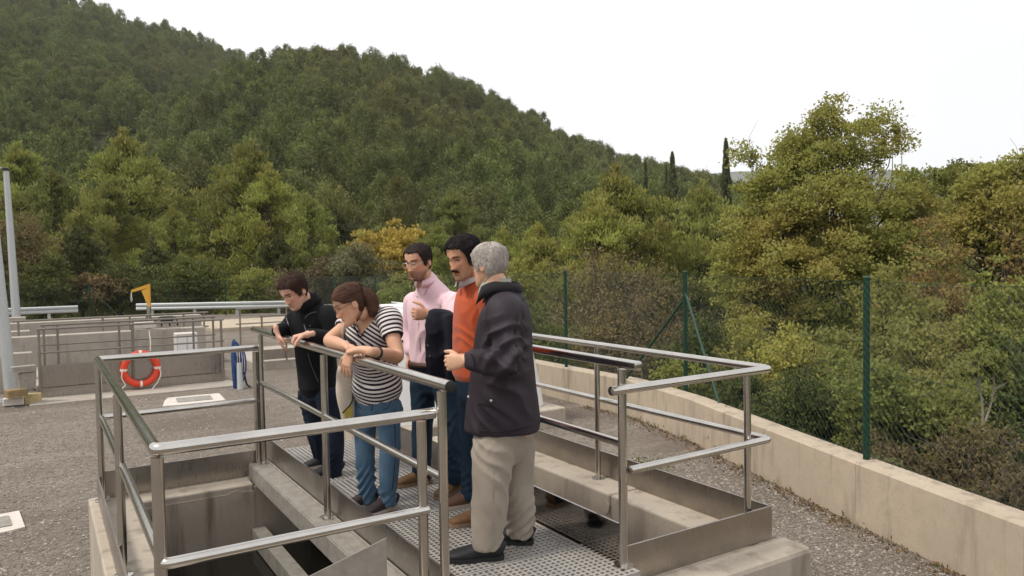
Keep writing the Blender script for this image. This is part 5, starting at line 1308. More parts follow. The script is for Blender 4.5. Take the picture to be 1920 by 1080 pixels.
def garment(t, name, pieces, mat, voxel=.009, sm=4, wr=None, seed=1, amp=.004, freq=14, cut=None, along=None, extra=None, deci=.5):
    me = fuse(pieces, voxel, sm, .5, None); V = get_v(me); N = get_n(me)
    dsp = amp * wnoise(V, freq, seed, 2)
    for (a, b, dirv, fq, am, rad) in (wr or []):
        a, b = np.asarray(a, float), np.asarray(b, float); mid = (a + b) / 2; dist = np.linalg.norm(V - mid, axis=1)
        dsp += am * folds(V, a, b, dirv, fq, seed + 7) * np.exp(-(dist / rad) ** 2)
    V2 = V + N * dsp[:, None]
    if extra is not None: V2 = extra(V2)
    set_v(me, V2)
    if along is not None:
        at_ = me.attributes.new('along', 'FLOAT', 'POINT'); at_.data.foreach_set('value', along(V).astype(np.float32))
    if cut is not None:
        import bmesh
        bm = bmesh.new(); bm.from_mesh(me); bm.verts.ensure_lookup_table(); kill = cut(V2)
        fs = [f for f in bm.faces if all(kill[v.index] for v in f.verts)]
        bmesh.ops.delete(bm, geom=fs, context='FACES'); bm.to_mesh(me); bm.free()
    if deci and len(me.vertices) > 4000 and along is None:
        o_ = bpy.data.objects.new('raw', me); TMP.collection.objects.link(o_); d_ = o_.modifiers.new('d', 'DECIMATE'); d_.ratio = deci
        TMP.view_layers[0].update(); m2 = bpy.data.meshes.new_from_object(o_.evaluated_get(TMP.view_layers[0].depsgraph)); bpy.data.objects.remove(o_); me = m2
    me.materials.clear(); me.materials.append(mat); me.polygons.foreach_set('use_smooth', np.ones(len(me.polygons), dtype=bool))
    return ob(name, me, t)

def R5(p, a, b=None): return (*p, a, a if b is None else b)

def shoe(t, ankle, toe_dir, L, mat, sole_mat, zg=0.0, wd=.05, name='shoe'):
    """shoe with sole; ankle = plan point under the ankle"""
    d_ = nrmz([toe_dir[0], toe_dir[1], 0]); s_ = np.array([-d_[1], d_[0], 0]); h = np.array([ankle[0], ankle[1], zg]) - d_ * L * .26
    pr = [(0.0, .03, .042, .045), (.05, .036, .050, .052), (.20, .039, .056, .056), (.36, .040, .052, .052), (.5, .045, .041, .043), (.68, .050, .033, .035), (.84, .048, .026, .030), (.95, .036, .020, .026), (1.0, .018, .013, .022)]
    rows = [(*(h + d_ * L * f + UP * (zc)), w_ * wd / .05, hh) for f, w_, hh, zc in pr]
    V, F = loft(rows, s_, 18, 3, power=2.5, rnd_cap=False); V[:, 2] = np.maximum(V[:, 2], zg + .012)
    leg = loft([(*(h + d_ * L * .22 + UP * .05), .042, .05), (*(h + d_ * L * .20 + UP * .105), .040, .046)], s_, 16, 3, rnd_cap=False)
    me = fuse([(V, F), leg], .006, 2, .5, .6); me.materials.append(mat); me.polygons.foreach_set('use_smooth', np.ones(len(me.polygons), dtype=bool))
    o = ob(name, me, t)
    ou = [(f, w_) for f, w_ in ((-.015, .02), (.0, .032), (.06, .040), (.22, .040), (.4, .041), (.55, .048), (.72, .054), (.86, .050), (.96, .036), (1.015, .016))]
    poly = [h + d_ * L * f + s_ * w_ * wd / .05 for f, w_ in ou] + [h + d_ * L * f - s_ * w_ * wd / .05 for f, w_ in ou[::-1]]
    MB().prism([p + UP * .001 for p in poly], UP, .022).build('sole', sole_mat, o)
    for k in range(4):
        c = h + d_ * L * (.46 + .07 * k) + UP * (.082 - .010 * k)
        MB().tube(smoothcurve([c - s_ * .024 - UP * .006, c + UP * .004, c + s_ * .024 - UP * .006], 3), .0028, 5).build('lace', sole_mat, o)
    return o

def legs(pel, hips, knees, ankles, side, rad, flare=1.0, toes=None, b0=.115, drop=.045):
    """trouser pieces: seat plus two legs"""
    P = [loft([R5(pel + UP * .12, rad[0] * 1.55, b0), R5(pel, rad[0] * 1.62, b0 * 1.06), R5(pel - UP * .10, rad[0] * 1.45, b0 * .95)], side, 26, 4, power=2.3, rnd_cap=True)]
    for h, k, a in zip(hips, knees, ankles):
        h, k, a = map(lambda q: np.asarray(q, float), (h, k, a))
        P.append(loft([R5(h + UP * .0, rad[0] * .80, rad[0] * .86), R5(h * .8 + k * .2, rad[0] * .88, rad[0] * .96), R5(h * .55 + k * .45, rad[1] * 1.06, rad[1] * 1.1), R5(k, rad[1] * .93), R5(k * .5 + a * .5, rad[2] * 1.10, rad[2] * 1.14), R5(a, rad[2] * flare), R5(a - UP * drop, rad[2] * flare * .98)], side, 20, 5, rnd_cap=False))
    return P
def trouser_wr(hips, knees, ankles, am=.006):
    w_ = []
    for h, k, a in zip(hips, knees, ankles):
        h, k, a = map(lambda q: np.asarray(q, float), (h, k, a))
        w_ += [(k + UP * .12, k - UP * .12, HR * .6, 62, am * .8, .12), (a + UP * .20, a, HR * .5, 80, am * 1.3, .13), (h + UP * .02, h - UP * .16, HR * 1.2, 50, am * .7, .13)]
    return w_

from mathutils.bvhtree import BVHTree
_bv = {}
def on(o, px, py_, lift=.004):
    """the point of a garment's surface seen at a picture position"""
    if o.name not in _bv:
        me = o.data; _bv[o.name] = BVHTree.FromPolygons([v.co[:] for v in me.vertices], [p.vertices[:] for p in me.polygons])
    d_ = nrmz(at(px, py_, 1.0) - CAM); h, n_, i_, ds = _bv[o.name].ray_cast(Vector(CAM), Vector(d_))
    if h is None: return None
    n_ = np.array(n_); n_ = n_ if n_ @ d_ < 0 else -n_
    return np.array(h) + n_ * lift
def trim(o, pts, r, mat, name, parent, lift=.003, seg=6):
    Q = [on(o, x, y, lift) for x, y in pts]; Q = [q for q in Q if q is not None]
    if len(Q) > 1: return MB().tube(smoothcurve(Q, 4), r, seg).build(name, mat, parent, world=False)
def patch(o, poly, mat, name, parent, th=.006, lift=.002):
    Q = [on(o, x, y, lift) for x, y in poly]
    if any(q is None for q in Q): return None
    n_ = nrmz(CAM - np.mean(Q, 0)); return MB().prism(Q, n_, th).build(name, mat, parent, world=False)
def dot(o, px, py_, r, mat, name, parent):
    q = on(o, px, py_, .002)
    if q is not None:
        n_ = nrmz(CAM - q); MB().tube([q, q + n_ * .004, q + n_ * .006], [r, r, r * .6], 10).build(name, mat, parent, world=False)

def band_collar(parent, c, axis, fwd, r, h, mat, gap=.5, flare=.012, drop=.02, th=.005, name='collar', fall=.0):
    """standing or folded collar: an open ring round the neck, open towards fwd"""
    u = nrmz(axis); f = nrmz(fwd - u * (np.asarray(fwd) @ u)); s_ = np.cross(f, u); V = []; n = 28
    for i in range(n + 1):
        a = gap + (2 * math.pi - 2 * gap) * i / n; fr = max(0, math.cos(a)); d_ = f * math.cos(a) * 1.08 + s_ * math.sin(a)
        top = c + u * (h - drop * fr ** 1.5) + d_ * r; low = c - u * drop * fr + d_ * (r + flare)
        fall_p = c + u * (h - fall - drop * fr * 2.2) + d_ * (r + flare + .008)
        prof = [low, top, top + d_ * th, fall_p + d_ * th] if fall else [low, top, top + d_ * th, low + d_ * th]
        V += prof
    F = [(i * 4 + j, i * 4 + (j + 1) % 4, i * 4 + 4 + (j + 1) % 4, i * 4 + 4 + j) for i in range(n) for j in range(4)] + [(0, 1, 2, 3), (n * 4 + 3, n * 4 + 2, n * 4 + 1, n * 4)]
    o = ob(name, mesh_np(name, V, F, [mat], True), parent); return o

def glasses(t, hc, HFm, mat, s=1.0):
    L = lambda p: hc + s * (np.array(p) @ HFm); mb = MB()
    for sx in (-1, 1):
        mb.tube([L((sx * .034 + .0235 * math.cos(a), .1005 - .10 * (abs(sx * .034 + .0235 * math.cos(a)) ** 2) * 3, -.003 + .0165 * math.sin(a))) for a in np.linspace(0, 6.283, 21)], .0014, 6, caps=False)
        mb.tube([L((sx * .058, .093, .003)), L((sx * .073, .07, .004)), L((sx * .0815, -.005, .004)), L((sx * .081, -.022, -.008))], .0013, 6)
    mb.tube([L((-.011, .103, .0)), L((0, .106, .003)), L((.011, .103, .0))], .0013, 6)
    return mb.build('glasses', mat, t)

def rail_at(px, dz=0.0):
    ys = np.linspace(2.9, 6.4, 400); P = np.stack([np.full(400, XL), ys, np.full(400, 1.06 + dz)], 1); q = P - CAM; z = q @ CF; x = 960 + FPX * (q @ CR) / z
    return np.array([XL, np.interp(-px, -x, ys), 1.06 + dz]) if x[0] > x[-1] else np.array([XL, np.interp(px, x, ys), 1.06 + dz])

def short_hair(front=.070, side=-.03, back=-.085, recede=0.0):
    xs = [0, .5, .8, 1.02, 1.22, 1.42, 1.62, 1.95, 2.4, 3.15]
    zs = [front, front + recede, front - .008 + recede, .035, side + .02, side, .016, -.035, back, back - .005]
    return lambda Z, T: np.clip((Z - np.interp(np.abs(T), xs, zs) + .0015 * np.sin(T * 19)) / .009 + .5, 0, 1)

SK_A = skin_mat('fair skin', (.64, .38, .275), (.59, .30, .21)); SK_B = skin_mat('tanned arms skin', (.62, .365, .24), (.57, .30, .19))
SK_C = skin_mat('light brown skin', (.57, .32, .215), (.51, .255, .165)); SK_D = skin_mat('tan skin', (.57, .31, .19), (.50, .25, .15)); SK_E = skin_mat('ruddy skin', (.64, .38, .25), (.57, .29, .19))
H_BROWN = hair_mat('dark brown hair', (.030, .016, .012), (.055, .030, .022)); H_AUB = hair_mat('reddish brown hair', (.062, .032, .022), (.115, .062, .043)); H_BLACK = hair_mat('black hair', (.010, .008, .009), (.022, .016, .017))
H_GREY = hair_mat('white grey hair', (.46, .415, .38), (.37, .33, .30)); H_DK = hair_mat('short dark hair', (.018, .013, .012), (.04, .028, .024))
SOLE_BLK = mat_plain('black sole', (.014, .014, .015), .7, .2, 40, .1); SOLE_TAN = mat_plain('tan sole', (.30, .20, .13), .75, .2, 40, .1); SOLE_W = mat_plain('pale sole', (.52, .45, .38), .75, .15, 40, .1)
SUEDE = mat_plain('tan suede', (.20, .105, .045), .9, .3, 30, .2); SUEDE2 = mat_plain('reddish brown suede', (.15, .075, .045), .9, .3, 30, .2); BLK_SHOE = mat_plain('black shoe', (.010, .011, .014), .65, .3, 40, .15); DK_SHOE = mat_plain('dark maroon shoe', (.028, .014, .016), .7, .4, 30, .15)
DENIM_B = cloth_mat('mid blue denim', (.05, .095, .15), (.078, .14, .21), .85, 900, .04, denim=True); DENIM_D = cloth_mat('dark navy denim', (.006, .010, .021), (.011, .018, .034), .88, 900, .0, denim=True); DENIM_C = cloth_mat('dark blue denim', (.008, .019, .036), (.014, .032, .058), .88, 900, .0, denim=True)
KHAKI = cloth_mat('khaki cotton', (.335, .29, .24), (.285, .24, .195), .88, 800, .1); BLK_FLEECE = cloth_mat('black fleece', (.0055, .0055, .007), (.0085, .0085, .011), .92, 500, .0, .3)
BLK_TEE = cloth_mat('black jersey', (.007, .006, .007), None, .9, 600, .0); STRIPES = cloth_mat('striped jersey', (.74, .68, .66), (.66, .61, .60), .85, 800, .08, .2, bands=((.018, .014, .020), .0262, .52))
PINK = cloth_mat('pink cotton shirt', (.84, .60, .645), (.78, .53, .58), .8, 500, .1, .3); ORANGE = cloth_mat('orange knit', (.50, .088, .028), (.43, .072, .023), .9, 420, .2, .3); WHITE_SH = cloth_mat('white collar cotton', (.70, .63, .62), None, .8, 500, .05)
NAVY = cloth_mat('navy jacket cloth', (.007, .009, .017), (.011, .014, .024), .75, 600, .0, .3); JACKET = cloth_mat('dark plum grey jacket', (.025, .018, .024), (.036, .027, .036), .62, 700, .0, .3); JK_DARK = cloth_mat('dark jacket lining', (.014, .012, .015), None, .8, 500, .05)
BELT = mat_plain('brown belt leather', (.075, .028, .016), .5, .3, 30, .1); ZIPG = mat_plain('grey zip', (.13, .13, .14), .45, .2, 50, 0, .3); CREAM = cloth_mat('cream tote cloth', (.66, .57, .47), (.58, .50, .42), .9, 500, .05); PRINT_Y = mat_plain('yellow print', (.62, .48, .10), .85, .15, 14, .05)
METAL_F = mat_plain('thin dark metal', (.10, .085, .07), .3, .1, 30, 0, .8); METAL_L = mat_plain('pale spectacle frame', (.55, .52, .48), .3, .1, 30, 0, .3); SHIRT_GREY = cloth_mat('pale shirt cotton', (.42, .40, .34), None, .85, 500, .05)
right_of = lambda f: np.cross(nrmz(f), UP)

# ---- young man in black at the far end of the rail
fA = nrmz(-.78 * HR - .62 * HF); sA = right_of(fA); ft_ = at(615, 890, 5.72)
pA = thing('person', (*ft_[:2], 0), 'young man in a black fleece and dark jeans leaning over the rail, looking down', 'person', 'people on the walkway')
hA = at(551, 545, 5.44); HA = head_frame(-.50 * HR - .68 * HF - .58 * UP)
tor = [(597, 724, 5.80, .180, .140), (594, 690, 5.79, .180, .140), (590, 650, 5.73, .186, .138), (587, 618, 5.66, .198, .138), (585, 594, 5.61, .195, .118), (582, 577, 5.58, .130, .090), (575, 564, 5.55, .078, .078)]
T3 = lambda rows, s=1.0: [(*at(x, y, d_), a * s, b * s) for x, y, d_, a, b in rows]
shR, shL = at(556, 598, 5.74), at(617, 594, 5.47)
w1 = rail_at(531, .055) - HF * .02 - HR * .01; w1 = w1 + np.array([-.03, 0, 0]); e1 = at(536, 618, 5.66)
w2 = rail_at(572, .065) + np.array([.02, 0, 0]); e2 = at(634, 640, 5.44)
legsA = ([at(580, 728, 5.90), at(614, 728, 5.72)], [at(594, 806, 5.92), at(625, 806, 5.70)], [at(612, 872, 6.0), at(624, 884, 5.70)])
bd = [loft([(*at(579, 575, 5.56), .062, .062), (*(hA - HA[2] * .075 - HA[1] * .028), .056, .058)], sA, 16, 4)] + [loft(T3(tor, .8), sA)]
bd += [loft([R5(shR, .05), R5(e1, .04), R5(w1, .03)], UP, 14), loft([R5(shL, .05), R5(e2, .04), R5(w2, .03)], UP, 14)]
bd += hand_pieces(w1, -UP * .95 + HR * .25, HF * .3 + HR * .8, -HF - HR * .2, .28, 1.0, .12, .5)
bd += hand_pieces(w2, -HR * .9 - HF * .35 - UP * .15, -UP * .9 + HR * .1, -HF, 1.25, 1.05)
for h, k, a in zip(*legsA): bd.append(loft([R5(h - UP * .06, .06), R5(k, .045), R5(a, .036), R5(a - UP * .05, .033)], sA, 14))
make_body(pA, bd, hA, HA, SK_A, dict(stubble=.15, w=1.06, smile=1))
make_hair(pA, hA, HA, short_hair(.066, -.035, -.08), .009, H_BROWN, 21, w=1.06)
garment(pA, 'trousers', legs(at(597, 722, 5.81), *legsA, sA, (.105, .082, .072)), DENIM_D, .010, 3, trouser_wr(*legsA, .012), 3, .004)
tee = garment(pA, 'shirt', [loft(T3([(x, y, d_, a * .93, b * .95) for x, y, d_, a, b in tor[:-1]]), sA)], BLK_TEE, .011, 3, None, 4, .003)
bottom_cap = [loft(T3(tor), sA, 28, 5, power=2.2)]
slv = [loft([R5(shR + sA * -.04, .085), R5(shR, .078), R5(shR * .5 + e1 * .5, .066), R5(e1, .060), R5(e1 * .45 + w1 * .55, .054), R5(w1 + nrmz(e1 - w1) * .015, .046)], UP, 18), loft([R5(shL + sA * .05, .085), R5(shL, .080), R5(shL * .5 + e2 * .5, .068), R5(e2, .062), R5(e2 * .45 + w2 * .55, .055), R5(w2 + nrmz(e2 - w2) * .02, .046)], UP, 18)]
jk = garment(pA, 'fleece_jacket', bottom_cap + slv, BLK_FLEECE, .009, 4, [(shR, e1, HR, 60, .011, .13), (e1 - UP * .05, w1, HR, 70, .011, .10), (e2 + HR * .08, e2 - HR * .1, UP, 60, .013, .12), (at(590, 700, 5.7), at(590, 640, 5.6), HR, 45, .004, .18)], 5, .004)
band_collar(pA, at(577, 571, 5.55), HA[2] * .4 + UP * .6 - fA * -.15, fA - UP * .3, .080, .055, BLK_FLEECE, .55, .014, .03, .006)
trim(jk, [(537, 596), (540, 608), (545, 620), (552, 634)], .0035, ZIPG, 'zip', jk); trim(jk, [(594, 585), (582, 588), (573, 596), (571, 608), (574, 620)], .0035, ZIPG, 'zip', jk)
trim(jk, [(578, 662), (583, 682), (590, 700), (597, 716)], .003, ZIPG, 'zip', jk); patch(jk, [(579, 611), (583, 607), (581, 613)], ZIPG, 'emblem', jk, .002)
shoe(pA, at(614, 884, 6.0), fA, .28, BLK_SHOE, SOLE_W); shoe(pA, at(625, 888, 5.72), fA, .28, BLK_SHOE, SOLE_W)

# ---- woman in the striped shirt
fB = nrmz(-.80 * HR - .60 * HF); sB = right_of(fB); ft_ = at(706, 952, 4.94)
pB = thing('person', (*ft_[:2], 0), 'woman in a black and white striped shirt resting her arms on the rail', 'person', 'people on the walkway')
hB = at(656, 569, 4.56); HB = head_frame(-.86 * HR - .28 * HF - .46 * UP)
tor = [(708, 732, 4.92, .166, .146), (707, 712, 4.92, .164, .142), (704, 686, 4.88, .148, .126), (698, 645, 4.80, .158, .146), (695, 618, 4.75, .167, .134), (693, 598, 4.72, .165, .100), (690, 586, 4.70, .105, .075), (684, 575, 4.67, .062, .062)]
shR, shL = at(660, 603, 4.86), at(729, 600, 4.62)
rl = rail_at(612); e1 = rl + UP * .060 + np.array([.03, .03, 0]); w1 = rail_at(648, .055) + np.array([.01, 0, 0])
e2 = at(745, 668, 4.50); w2 = rail_at(682, .05) + np.array([.045, .0, .0])
legsB = ([at(686, 752, 5.0), at(727, 752, 4.88)], [at(684, 838, 5.0), at(731, 842, 4.86)], [at(688, 930, 4.98), at(727, 936, 4.88)])
bd = [loft([(*at(684, 580, 4.68), .058, .060), (*(hB - HB[2] * .075 - HB[1] * .03), .050, .054)], sB, 16, 4), loft(T3(tor, .95), sB, 26, 5, power=2.2)]
armR = [R5(shR, .054), R5(shR * .5 + e1 * .5, .045), R5(e1, .038), R5(e1 * .6 + w1 * .4, .037), R5(w1, .025)]
armL = [R5(shL, .056), R5(shL * .5 + e2 * .5, .047), R5(e2, .040), R5(e2 * .6 + w2 * .4, .038), R5(w2, .026)]
bd += [loft(armR, UP, 18), loft(armL, UP, 18)]
bd += hand_pieces(w1, HR * .62 - HF * .72 - UP * .12, -UP, HF * .6 + HR * .3, .25, .93)
hl = rail_at(668, .045) + np.array([-.035, 0, 0]); bd += [loft([R5(w2, .028), (*(w2 * .5 + hl * .5 + UP * .012), .031, .022), (*hl, .035, .018)], HF, 14, 4)]
bd += hand_pieces(hl, -UP * .95 - HR * .30, HR * .5 + HF * .7, -HF * .5 - HR * .6, .22, .92, .22)
for h, k, a in zip(*legsB): bd.append(loft([R5(h - UP * .06, .062), R5(k, .045), R5(a, .034), R5(a - UP * .05, .031)], sB, 14))
make_body(pB, bd, hB, HB, SK_B, dict(lips=(.85, .48, .45), brow=.6, w=.96, hs=.97))
mask = lambda Z, T: np.clip((Z - np.interp(np.abs(T), [0, .5, .9, 1.15, 1.45, 1.75, 2.1, 3.15], [.066, .062, .045, .022, .012, .006, -.06, -.10])) / .010 + .5, 0, 1)
hh = make_hair(pB, hB, HB, mask, .010, H_AUB, 22, .97, .96, strands=3000, lens=.06, sweep=.85)
# gathered hair falling behind the ear to the nape
lb = lambda p: hB + .97 * (np.array(p) @ HB)
tail = [loft([(*lb((0, -.085, .035)), .050, .035), (*lb((-.005, -.118, -.005)), .052, .040), (*lb((-.01, -.122, -.05)), .048, .040), (*lb((-.01, -.105, -.095)), .040, .034), (*lb((-.005, -.088, -.125)), .020, .018)], HB[0], 18, 5),
        ]
trow = [(*lb((0, -.085, .035)), .050, .035), (*lb((-.005, -.118, -.005)), .052, .040), (*lb((-.01, -.122, -.05)), .048, .040), (*lb((-.01, -.105, -.095)), .040, .034), (*lb((-.005, -.088, -.125)), .026, .022), (*lb((-.005, -.08, -.145)), .014, .012)]
tl_ = garment(pB, 'ponytail', tail, H_AUB, .006, 2, None, 6, .004, 60); loft_strands(tl_, trow, HB[0], 900, H_AUB, 7)
MB().tube([lb((.03 * math.cos(a) , -.105 + .012 * math.sin(a), .03 + .028 * math.sin(a))) for a in np.linspace(0, 6.283, 17)], .006, 8, caps=False).build('hair_clip', BLACK_RUB, hh)
glasses(pB, hB, HB, METAL_F, .97)
jn = garment(pB, 'jeans', legs(at(707, 742, 4.93), *legsB, sB, (.100, .070, .056), 1.0, b0=.118), DENIM_B, .009, 3, trouser_wr(*legsB, .011), 8, .003)
trim(jn, [(738, 770), (741, 820), (740, 870), (735, 920)], .002, DENIM_D, 'side_seam', jn, .0008); trim(jn, [(700, 748), (697, 770)], .0025, DENIM_D, 'fly_seam', jn, .001); trim(jn, [(668, 752), (674, 764), (684, 768)], .002, DENIM_D, 'pocket_seam', jn, .001); trim(jn, [(733, 750), (728, 764), (718, 768)], .002, DENIM_D, 'pocket_seam', jn, .001)
slvR = loft([R5(shR - sB * .06 - UP * .02, .050), R5(shR - sB * .01 - UP * .015, .072), R5(shR * .72 + e1 * .28, .068), R5(shR * .6 + e1 * .4, .066)], UP, 18, rnd_cap=False); slvL = loft([R5(shL + sB * -.0 - nrmz(e2 - shL) * .02 - sB * -.05, .072), R5(shL, .084), R5(shL * .68 + e2 * .32, .070), R5(shL * .52 + e2 * .48, .070)], UP, 18, rnd_cap=False)
axB = nrmz(at(693, 598, 4.72) - at(708, 732, 4.92)); oB = at(708, 732, 4.92)
def alongB(V):
    a = (V - oB) @ axB; r = np.stack([np.linalg.norm(np.cross(V - s_, nrmz(e_ - s_)), axis=1) for s_, e_ in ((shR, e1), (shL, e2))]); u = np.stack([(V - s_) @ nrmz(e_ - s_) for s_, e_ in ((shR, e1), (shL, e2))])
    return a - (V - at(693, 598, 4.72)) @ fB * np.clip((a - .30) / .12, 0, 1) * .8 + 2.0
def along_arm(s_, e_):
    return lambda V: (V - s_) @ nrmz(e_ - s_) + 1.0
vn = at(676, 628, 4.55); c_l = at(652, 588, 4.62); c_r = at(697, 584, 4.60)
def cutB(V):
    q = V - CAM; z = q @ CF; x = 960 + FPX * (q @ CR) / z; y = 540 - FPX * (q @ CU) / z
    fr = (V - at(690, 590, 4.70)) @ fB > -.03
    cx = 676 + (628 - y) * .22; half = np.clip((631 - y) * .66, 0, 26); v_ = fr & (np.abs(x - cx) < half) & (y > 560)
    qn = V - at(686, 580, 4.68); ra = np.linalg.norm(np.cross(qn, axB), axis=1); top = ((qn @ axB) > -.004) & (ra < .088)
    return v_ | top
sh = garment(pB, 'striped_shirt', [loft(T3([(x, y, d_, a + .010, b + .010) for x, y, d_, a, b in tor]), sB, 30, 5, power=2.2)], STRIPES, .0075, 4, [(at(704, 720, 4.9), at(698, 660, 4.8), HR, 40, .006, .14), (at(690, 660, 4.8), at(715, 640, 4.7), UP, 40, .005, .12)], 9, .004, 14, cutB, alongB)
garment(pB, 'sleeve', [slvR], STRIPES, .0075, 3, None, 31, .003, 16, None, along_arm(shR, e1)); garment(pB, 'sleeve', [slvL], STRIPES, .0075, 3, [(shL, e2, UP, 50, .006, .10)], 32, .003, 16, None, along_arm(shL, e2))
trim(sh, [(661, 605), (667, 617), (676, 631), (684, 621), (694, 608)], .004, BLK_TEE, 'neck_trim', sh, .002)
wq = w2 * .82 + e2 * .18; da = nrmz(e2 - w2); pu = nrmz(np.cross(da, UP)); pw = np.cross(pu, da)
MB().tube([wq + .032 * (math.cos(a) * pu + math.sin(a) * pw) for a in np.linspace(0, 6.283, 19)], .008, 8, caps=False).build('watch_strap', BLACK_RUB, pB)
MB().tube([wq - pu * .030, wq - pu * .040], .017, 12).build('watch_face', METAL_F, pB)
shoe(pB, at(690, 936, 4.99), fB, .25, DK_SHOE, SOLE_W, wd=.044); shoe(pB, at(728, 946, 4.90), fB - HF * .3, .25, DK_SHOE, SOLE_W, wd=.044)
# tote bag on her far shoulder
tb_ = thing('tote_bag', at(648, 735, 4.9), 'cream cloth tote bag with a yellow print hanging beside the woman', 'bag')
bg_ = garment(tb_, 'bag_body', [loft([(*at(649, 684, 4.92), .045, .030), (*at(648, 700, 4.92), .060, .038), (*at(648, 730, 4.92), .066, .042), (*at(651, 765, 4.93), .062, .042), (*at(655, 792, 4.94), .048, .034)], HR * .8 + HF * .6, 20, 4)], CREAM, .009, 3, None, 12, .006, 24)
patch(bg_, [(645, 772), (652, 764), (659, 760), (661, 776), (657, 789), (648, 788)], PRINT_Y, 'print_patch', bg_, .002)
trim(bg_, [(643, 774), (650, 766), (657, 758), (661, 746), (660, 730)], .004, BLK_TEE, 'print_line', bg_)
MB().tube(smoothcurve([at(648, 690, 4.88), at(644, 655, 4.80), at(643, 625, 4.74), at(648, 603, 4.72), at(660, 592, 4.80)]), .009, 8).build('strap', CREAM, tb_)

# ---- man in the pink shirt
fC = nrmz(-.50 * HR - .86 * HF); sC = right_of(fC); ft_ = at(812, 912, 5.33)
pC = thing('person', (*ft_[:2], 0), 'bearded man with glasses in a pink shirt, a jacket over his arm', 'person', 'people on the walkway')
hC = at(784, 490, 5.19); HC = head_frame(-.50 * HR - .82 * HF - .24 * UP)
tor = [(814, 674, 5.38, .182, .135), (813, 650, 5.37, .178, .132), (812, 612, 5.34, .186, .132), (811, 580, 5.32, .196, .124), (810, 558, 5.30, .182, .098), (807, 544, 5.28, .130, .084), (803, 530, 5.27, .082, .072), (800, 521, 5.26, .066, .066)]
shR, shL = at(775, 562, 5.44), at(848, 562, 5.17); e1, w1 = at(769, 622, 5.50), at(769, 664, 5.44); e2, w2 = at(850, 606, 5.02), at(806, 589, 4.97)
legsC = ([at(794, 702, 5.43), at(836, 702, 5.31)], [at(792, 796, 5.43), at(845, 796, 5.27)], [at(790, 886, 5.46), at(849, 892, 5.24)])
bd = [loft([(*at(800, 540, 5.27), .064, .066), (*(hC - HC[2] * .08 - HC[1] * .026), .058, .060)], sC, 16, 4), loft(T3(tor, .8), sC)]
bd += [loft([R5(shR, .05), R5(e1, .04), R5(w1, .029)], HF, 14), loft([R5(shL, .05), R5(e2, .04), R5(w2, .03)], UP, 14)]
bd += hand_pieces(w1, -UP * .98 - HR * .1, HR * .8 - HF * .3, -HF - HR * .3, .4, 1.0)
bd += hand_pieces(w2, -HR * .93 - HF * .30 + UP * .05, HF * .75 + HR * .2, UP, 1.15, 1.05, thumb_out=.8)
for h, k, a in zip(*legsC): bd.append(loft([R5(h - UP * .06, .062), R5(k, .046), R5(a, .036), R5(a - UP * .05, .033)], sC, 14))
make_body(pC, bd, hC, HC, SK_C, dict(stubble=1.0, w=1.03, brow=1.1, eye=.0655))
make_hair(pC, hC, HC, short_hair(.070, -.03, -.075, .006), .008, H_DK, 23, w=1.03, rough=.003, strands=2200, lens=.02)
glasses(pC, hC, HC, METAL_L)
tr = garment(pC, 'jeans', legs(at(814, 694, 5.38), *legsC, sC, (.104, .082, .068)), DENIM_C, .010, 3, trouser_wr(*legsC, .012), 13, .004)
shp = [loft(T3(tor), sC, 28, 5, power=2.25), loft([R5(shR - sC * .06 - UP * .015, .060), R5(shR - UP * .012, .068), R5(shR * .5 + e1 * .5, .064), R5(e1, .056), R5(w1 + UP * .02, .042)], HF, 18), loft([R5(shL + sC * .06 - UP * .015, .062), R5(shL - UP * .012, .070), R5(shL * .5 + e2 * .5, .068), R5(e2, .060), R5(e2 * .4 + w2 * .6, .046)], UP, 18)]
sh = garment(pC, 'pink_shirt', shp, PINK, .009, 4, [(shL, e2, HR, 55, .013, .12), (at(812, 660, 5.3), at(812, 600, 5.2), HR, 42, .011, .16), (shR, e1, HF, 55, .005, .11)], 14, .004)
band_collar(pC, at(799, 530, 5.26), UP - fC * .12, fC, .064, .038, PINK, .30, .006, .026, .004, fall=.030)
patch(sh, [(783, 532), (775, 534), (768, 541), (774, 551), (781, 543)], PINK, 'collar_point', sh, .006, .006); patch(sh, [(785, 532), (797, 531), (802, 540), (795, 552), (787, 544)], PINK, 'collar_point', sh, .006, .006)
trim(sh, [(779, 540), (783, 570), (785, 610), (786, 640), (788, 660)], .0045, PINK, 'placket', sh, .0005)
for y in (555, 580, 606, 632, 655): dot(sh, 782 + (y - 550) * .05, y, .0055, WHITE_SH, 'button', sh)

